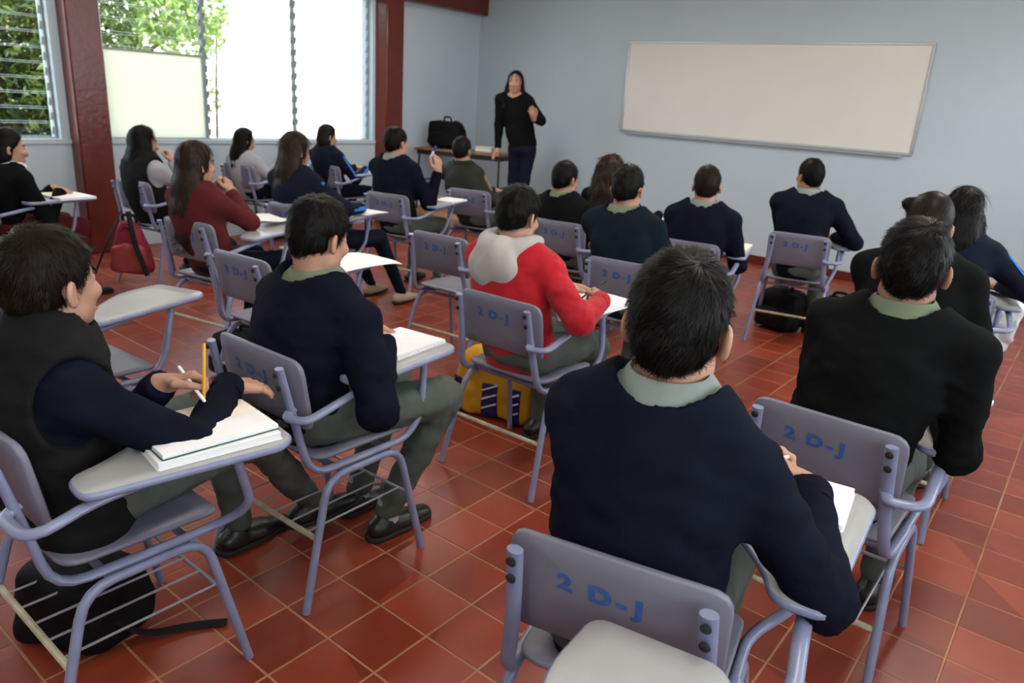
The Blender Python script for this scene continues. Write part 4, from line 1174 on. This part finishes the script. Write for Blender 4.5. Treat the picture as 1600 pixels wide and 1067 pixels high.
# ================================================================== PAPERS, PENS, BAGS, FURNITURE
ZT_ = .7095
def notebook(label, x, y, rz, w=.20, d=.27, th=.012, z=ZT_, cover=None, spiral=None, cat='notebook', open_=False, pages=None, curl=.0, group=None):
    r = thing('notebook', label, cat, (x, y, z), math.radians(rz), group)
    pages = pages or M_paper
    mb = MB(); slab(mb, round_poly([(-w / 2, -d / 2), (w / 2, -d / 2), (w / 2, d / 2), (-w / 2, d / 2)], .006, 3), 0, .002, .0006)
    link('cover', mb.mesh('cover', cover or M_paper), r)
    def wp(V):
        x_, y_, z_ = V.T
        k = (x_ / w + .5)
        return np.column_stack([x_, y_, z_ + curl * np.clip(k, 0, 1) ** 2 * (z_ > .004)])
    if open_:
        for s, m_ in ((-1, M_cream), (1, pages)):
            def bulge(V, s=s):
                x_, y_, z_ = V.T; k = np.abs(x_) / (w / 2)
                return np.column_stack([x_, y_, np.where(z_ > .004, z_ + .008 * np.sin(np.pi * np.clip(k, 0, 1) ** .7), z_)])
            mb = MB(); slab(mb, [(s * .002, -d / 2 + .003), (s * (w / 2 - .003), -d / 2 + .003), (s * (w / 2 - .003), d / 2 - .003), (s * .002, d / 2 - .003)], .002, th, .0008, bulge)
            link('pages', mb.mesh('pages', m_), r)
    else:
        mb = MB(); slab(mb, round_poly([(-w / 2 + .003, -d / 2 + .003), (w / 2 - .003, -d / 2 + .003), (w / 2 - .003, d / 2 - .003), (-w / 2 + .003, d / 2 - .003)], .004, 3), .002, th, .001, wp)
        link('pages', mb.mesh('pages', pages), r)
    if spiral:
        n = 22; sp = MB()
        for i in range(n):
            t = -d / 2 + .012 + (d - .024) * i / (n - 1)
            a = np.linspace(0, 2 * np.pi, 9)
            tube(sp, np.column_stack([spiral * (w / 2 - .002) + .006 * np.cos(a), np.full(9, t), th * .55 + .0075 * np.sin(a)]), .0009, 5)
        link('spiral_binding', sp.mesh('spiral_binding', M_alu), r)
    return r

def sheet(label, x, y, rz, w, d, z=ZT_, amp=.01, droop=0.0, m=None, cat='paper', seed=1):
    n = 12; V = []; F = []
    for th in (0, .0012):
        for i in range(n + 1):
            for j in range(n + 1):
                u, v = i / n - .5, j / n - .5
                h = amp * (.5 + .5 * math.sin(u * 5 + seed) * math.cos(v * 4 + seed * 2)) + amp * .6 * abs(u) * 2
                e = max(0, v - .22) / .28; e2 = max(0, u - .25) / .25
                V.append((u * w, v * d, h + th + .001 - droop * (e * e + .8 * e2 * e2)))
    m_ = (n + 1) ** 2
    for i in range(n):
        for j in range(n):
            a = i * (n + 1) + j; F.append((m_ + a, m_ + a + n + 1, m_ + a + n + 2, m_ + a + 1)); F.append((a, a + 1, a + n + 2, a + n + 1))
    ed = [i * (n + 1) for i in range(n + 1)] + [n * (n + 1) + j for j in range(1, n + 1)] + [(n - i) * (n + 1) + n for i in range(1, n + 1)] + [n - j for j in range(1, n)]
    for a, b in zip(ed, ed[1:] + ed[:1]): F.append((a, b, m_ + b, m_ + a))
    mb = MB(); mb.add(V, F); o = link('paper_sheet', mb.mesh('paper_sheet', m or M_paper), None, (x, y, z), (0, 0, math.radians(rz)))
    return tag(o, label, cat)

def pen(label, p, d, L, m, cap=None, name='pen', cat='pen', back=.35, r=.0042):
    """p: where it is gripped; d: direction from the writing tip to the far end"""
    d = unit(d); p = np.array(p, float); a = p - d * L * back
    q = Vector(d).to_track_quat('Z', 'Y')
    root = thing(name, label, cat, tuple(a)); root.rotation_euler = q.to_euler()
    mb = MB(); lathe(mb, [(r * .85, .014), (r, .016), (r, L - .003), (r * .7, L)], 8 if name == 'pen' else 6); link('barrel', mb.mesh('barrel', m), root)
    mb = MB(); lathe(mb, [(.0004, 0), (.0011, .003), (r * .85, .0145)], 8); link('tip', mb.mesh('tip', M_penblk if name == 'pen' else M_wood), root)
    if cap:
        mb = MB(); lathe(mb, [(r * 1.05, L - .035), (r * 1.12, L - .03), (r * 1.1, L + .001), (r * .6, L + .004)], 8); link('cap', mb.mesh('cap', cap), root)
    return root

# --- papers on the tablets
notebook('thick white book lying under the open notebook by the vest boy\'s elbow', -.065, -.69, -9, .205, .285, .018, cover=M_paper, cat='book')
notebook('open notebook with cream page and dark green cover under the vest boy\'s arm', -.085, -.685, -6, .22, .275, .012, z=ZT_ + .0185, cover=M_green, open_=True)
notebook('white spiral notebook on the tablet of the boy with the sage collar', -.285, .125, 6, .21, .25, .014, spiral=1)
notebook('thick notebook with cream page under the red hoodie boy\'s hands', -.155, 1.12, -4, .25, .25, .026, open_=True)
notebook('small white notebook on the tablet of the dark-haired boy closest to the viewer', 1.092, .075, 8, .175, .20, .015)
notebook('thin notebook with pink-edged cover by the black sweater boy\'s elbow', 1.235, 1.03, -4, .17, .22, .012, cover=M_coral)
sheet('large white sheet drooping over an empty chair\'s tablet by the sage-collared boy', -1.35, .80, 6, .28, .42, z=ZT_ + .003, amp=.010, droop=.012, seed=2)
sheet('crumpled white sheets on the tablet beside the maroon girl\'s elbow', -2.50, 1.10, 14, .22, .26, amp=.030, seed=3)
notebook('white notebook on the tablet in front of the boy lifting a pen', -2.72, 2.93, 12, .2, .25, .012)
sheet('sheet of paper on the tablet past the curly-haired girl', -1.27, 3.86, 14, .22, .28, amp=.006, seed=4)
notebook('cream sheet block on the tablet of the crop-haired boy', -.37, 3.14, 12, .19, .25, .008, pages=M_cream)
sheet('white sheet on the tablet at the elbow of the boy alone in the front row', -.03, 4.13, 12, .2, .28, amp=.006, seed=5)
notebook('open book on the tablet of the student in the black blazer', -4.02, .55, 6, .34, .24, .014, open_=True)
notebook('notebook in front of the bob-haired student', -4.64, 3.78, 10, .2, .25, .01)
sheet('white sheets on the tablet by the long-haired girl near the white bag', 1.13, 3.13, 6, .2, .26, amp=.02, seed=6)
sheet('white sheet on the tablet of the student in the olive jacket', -2.62, 3.76, 14, .2, .26, amp=.015, seed=7)
sheet('paper in front of the girl with track trousers', -2.53, 1.90, 10, .2, .24, amp=.006, seed=8)

# --- pens and pencils in hands
def grip(k, q): return (PEOPLE[k][q]['tip'] + PEOPLE[k][q]['thumb']) / 2
pen('yellow pencil upright in the vest boy\'s hand', grip('vest', 'L') + np.array((.01, 0, 0)), (-.05, .1, 1), .16, M_orange, name='pencil', cat='pencil', back=.25)
pen('white pen held slanting in the vest boy\'s hand', grip('vest', 'L') + np.array((-.01, -.012, .006)), (-.62, -.1, .5), .14, M_penwhite, back=.5)
pen('black pen in the hand of the boy with the sage collar', grip('sage', 'R'), (-.35, -.2, .8), .14, M_penblk, back=.2)
pen('black pen in the red hoodie boy\'s hand', grip('red', 'R') + np.array((0, 0, .012)), (.55, .45, .6), .15, M_penblk, back=.35)
pen('white pen in the fingers of the dark-haired boy closest to the viewer', grip('front', 'R') + np.array((-.008, .0, .012)), (.75, .25, .35), .14, M_penwhite, back=.5)
pen('white marker with blue cap in the lifted hand of a boy in navy', grip('raise', 'R'), (.45, .1, .9), .12, M_penwhite, cap=M_bluecap, back=.35, r=.009)

# --- bags
def soft_box(V0, size, p=5.0, seed=1, taper=0.0, amp=.010):
    sx, sy, sz = np.array(size) / 2
    def fn(P):
        q = P - V0; k = 1 - taper * np.clip(q[:, 2] / sz * .5 + .5, 0, 1)
        e = np.abs(np.column_stack([q[:, 0] / (sx * k), q[:, 1] / (sy * (.5 + .5 * k)), q[:, 2] / sz]))
        d = (np.sum(e ** p, 1) ** (1 / p) - 1) * min(sx, sy, sz)
        return d + amp * vnoise(P, 9, seed) + amp * .5 * vnoise(P, 22, seed + 1)
    return fn
def mesh_fn(name, fn, lo, hi, h, m):
    V, Q = surf(fn, lo, hi, h); return mesh_np(name, V, Q, m)
def bag(label, x, y, rz, size, m, name='backpack', cat='bag', taper=.15, z=0.0, seed=1, pocket=True, strap=None, amp=.012, handle=True, lean=0, h=.012, extra=None, pocket_m=None, flat_top=None):
    r = thing(name, label, cat, (x, y, z), math.radians(rz)); sx, sy, sz = size
    r.rotation_euler = (math.radians(lean), 0, math.radians(rz))
    body = soft_box(np.array((0, 0, sz / 2 + .002)), size, 5, seed, taper, amp)
    b2 = lambda P: smax(body(P), .004 - P[:, 2], .01)
    lo = np.array((-sx, -sy, -.05)); hi = np.array((sx, sy, sz + .08))
    link('body', mesh_fn('body', b2, lo, hi, h, m), r)
    if pocket:
        pk = soft_box(np.array((0, -sy * .5, sz * .34)), (sx * .78, sy * .35, sz * .5), 5, seed + 4, .05, amp * .6)
        link('front_pocket', mesh_fn('front_pocket', lambda P: smax(pk(P), .006 - P[:, 2], .01), lo, hi, h, pocket_m or m), r)
    if handle:
        mb = MB(); tube(mb, [(-.05, .01, sz - .01), (-.045, 0, sz + .045), (.045, 0, sz + .045), (.05, .01, sz - .01)], .008, 8, .03, flat=(.012, .005)); link('handle', mb.mesh('handle', M_strap), r)
    zm = MB(); tube(zm, [(-sx * .36 * (1 - taper), -sy * .30, sz * .80), (0, -sy * .40, sz * .94), (sx * .36 * (1 - taper), -sy * .30, sz * .80)], .004, 6, .1); link('zipper', zm.mesh('zipper', M_strap), r)
    for s in (strap or []):
        mb = MB(); tube(mb, s, .01, 8, .06, flat=(.018, .004)); link('strap', mb.mesh('strap', M_strap), r, label='black webbing strap')
    return r
pb = bag('pink tapering backpack with black straps hung behind a chair by the maroon column', -4.03, .955, 40, (.33, .17, .39), M_pinkbag, taper=.62, seed=3, z=.12, pocket=True, pocket_m=M_coral, handle=True, amp=.008,
    strap=[[(-.02, -.06, .47), (-.10, -.135, .26), (-.20, -.15, .03)], [(.03, -.06, .47), (.09, -.135, .26), (.17, -.15, .03)]])
yb = bag('yellow backpack with navy striped panels on the floor under the red hoodie boy\'s chair', -.69, 1.20, 14, (.46, .22, .34), M_yel, taper=.12, seed=5, pocket=False, amp=.008)
body_y = soft_box(np.array((0, 0, .172)), (.46, .22, .34), 5, 5, .12, .008)
for x0, x1 in ((-.055, .035), (.105, .155), (-.225, -.165)):
    fn = lambda P, a=x0, b=x1: smax(smax(body_y(P) - .005, np.maximum(a - P[:, 0], P[:, 0] - b), .004), np.maximum(np.maximum(.01 - P[:, 2], P[:, 2] - .20), P[:, 1] - .02), .004)
    pn = link('side_panel', mesh_fn('side_panel', fn, (-.3, -.2, -.02), (.3, .12, .4), .007, M_bagblue), yb, label='navy panel')
    if x1 - x0 > .04 and x0 > -.1:
        for z0 in (.06, .11, .155):
            f2 = lambda P, a=x0, b=x1, z=z0: smax(smax(body_y(P) - .0075, np.maximum(a + .004 - P[:, 0], P[:, 0] - b + .004), .003), np.maximum(np.abs(P[:, 2] - z - .5 * (P[:, 0] - a)) - .006, P[:, 1] + .05), .002)
            link('white_stripe', mesh_fn('white_stripe', f2, (-.3, -.2, 0), (.3, .05, .3), .0045, M_white), pn)
mb = MB(); tube(mb, [(-.11, -.10, .26), (-.06, -.125, .285), (.03, -.125, .285), (.08, -.10, .262)], .006, 8, .05, flat=(.010, .004)); link('strap', mb.mesh('strap', M_strap), yb)
mb = MB(); tube(mb, [(-.20, -.10, .19), (-.255, -.12, .12), (-.25, -.10, .03)], .010, 8, .05, flat=(.02, .005)); link('strap', mb.mesh('strap', M_strap), yb)
bag('black backpack lying under the vest boy\'s chair, one strap trailing on the tiles', -.52, -.84, 20, (.32, .26, .24), M_darkbag, taper=.1, seed=8, strap=[[(.12, -.06, .14), (.18, .02, .02), (.26, .12, .008), (.34, .17, .008)]], pocket=False)
bag('black rucksack on the tiles under an empty chair near the sage-collared boy', -2.02, .62, 10, (.36, .24, .22), M_darkbag, taper=.1, seed=9, pocket=True)
bag('olive green bag on the floor below the drooping sheet', -1.80, 1.10, 10, (.30, .24, .36), M_greenbag, taper=.2, seed=10)
bag('black bag with reddish trim under the chair of the boy alone in the front row', -.28, 4.05, -8, (.36, .26, .30), M_darkbag, taper=.15, seed=11)
bag('second black bag next to the front-row chair, beside the first', .08, 4.18, 15, (.30, .24, .28), M_darkbag, taper=.15, seed=12)
bag('dark schoolbag under the chair of the girl by the maroon column', -4.02, 1.62, 30, (.34, .24, .34), M_darkbag, taper=.2, seed=15)

# white plastic bag hanging from the tablet near the front wall
pbg = thing('plastic_bag', 'crumpled white plastic bag hanging beside the long-haired girl\'s tablet', 'bag', (1.13, 3.50, .30))
fb = soft_box(np.array((0, 0, .21)), (.20, .15, .40), 3.0, 21, .35, .022)
link('body', mesh_fn('body', lambda P: fb(P) + .012 * np.sin(P[:, 0] * 60 + 4 * vnoise(P, 12, 4)) * .6, (-.18, -.16, -.06), (.18, .16, .48), .011, M_white), pbg)
mb = MB(); tube(mb, [(-.05, 0, .38), (-.03, 0, .49), (.03, 0, .49), (.05, 0, .38)], .006, 6, .04, flat=(.014, .004)); link('handle', mb.mesh('handle', M_white), pbg)

# --- teacher's corner
mb = MB(); box(mb, (XL + .001, 4.92, .0), (-3.05, YF - .022, .15), .006)
structure(link('trim_5', mb.mesh('platform', M_grout)))
tb = thing('table', 'long wooden table with black metal legs in the front corner', 'table', (-4.87, 5.475, .15), math.radians(15))
mb = MB(); slab(mb, round_poly([(-.60, -.25), (.60, -.25), (.60, .25), (-.60, .25)], .02, 4), .722, .75, .005); link('tabletop', mb.mesh('tabletop', M_wood, .9), tb)
mb = MB(); box(mb, (-.57, -.22, .672), (.57, .22, .7215), .004); link('apron', mb.mesh('apron', M_black), tb)
for sx in (-1, 1):
    for sy in (-1, 1):
        mb = MB(); tube(mb, [(sx * .545, sy * .20, .70), (sx * .56, sy * .215, 0.001)], .013, 8); link('leg', mb.mesh('leg', M_black), tb)
    mb = MB(); tube(mb, [(sx * .553, -.208, .35), (sx * .553, .208, .35)], .010, 8); link('stretcher', mb.mesh('stretcher', M_black), tb)
bag('bulging black bag standing on the wooden table', -5.16, 5.43, 15, (.52, .20, .33), M_darkbag, name='briefcase', z=.902, taper=.12, seed=17, pocket=True, amp=.012)
bx = thing('box', 'small pale box on the wooden table next to the teacher', 'box', (-4.66, 5.60, .9012), math.radians(15))
mb = MB(); box(mb, (-.11, -.07, 0), (.11, .07, .05), .004); link('body', mb.mesh('body', M_paper), bx)
mb = MB(); box(mb, (-.115, -.075, .04), (.115, .075, .062), .004); link('lid', mb.mesh('lid', M_cream), bx)
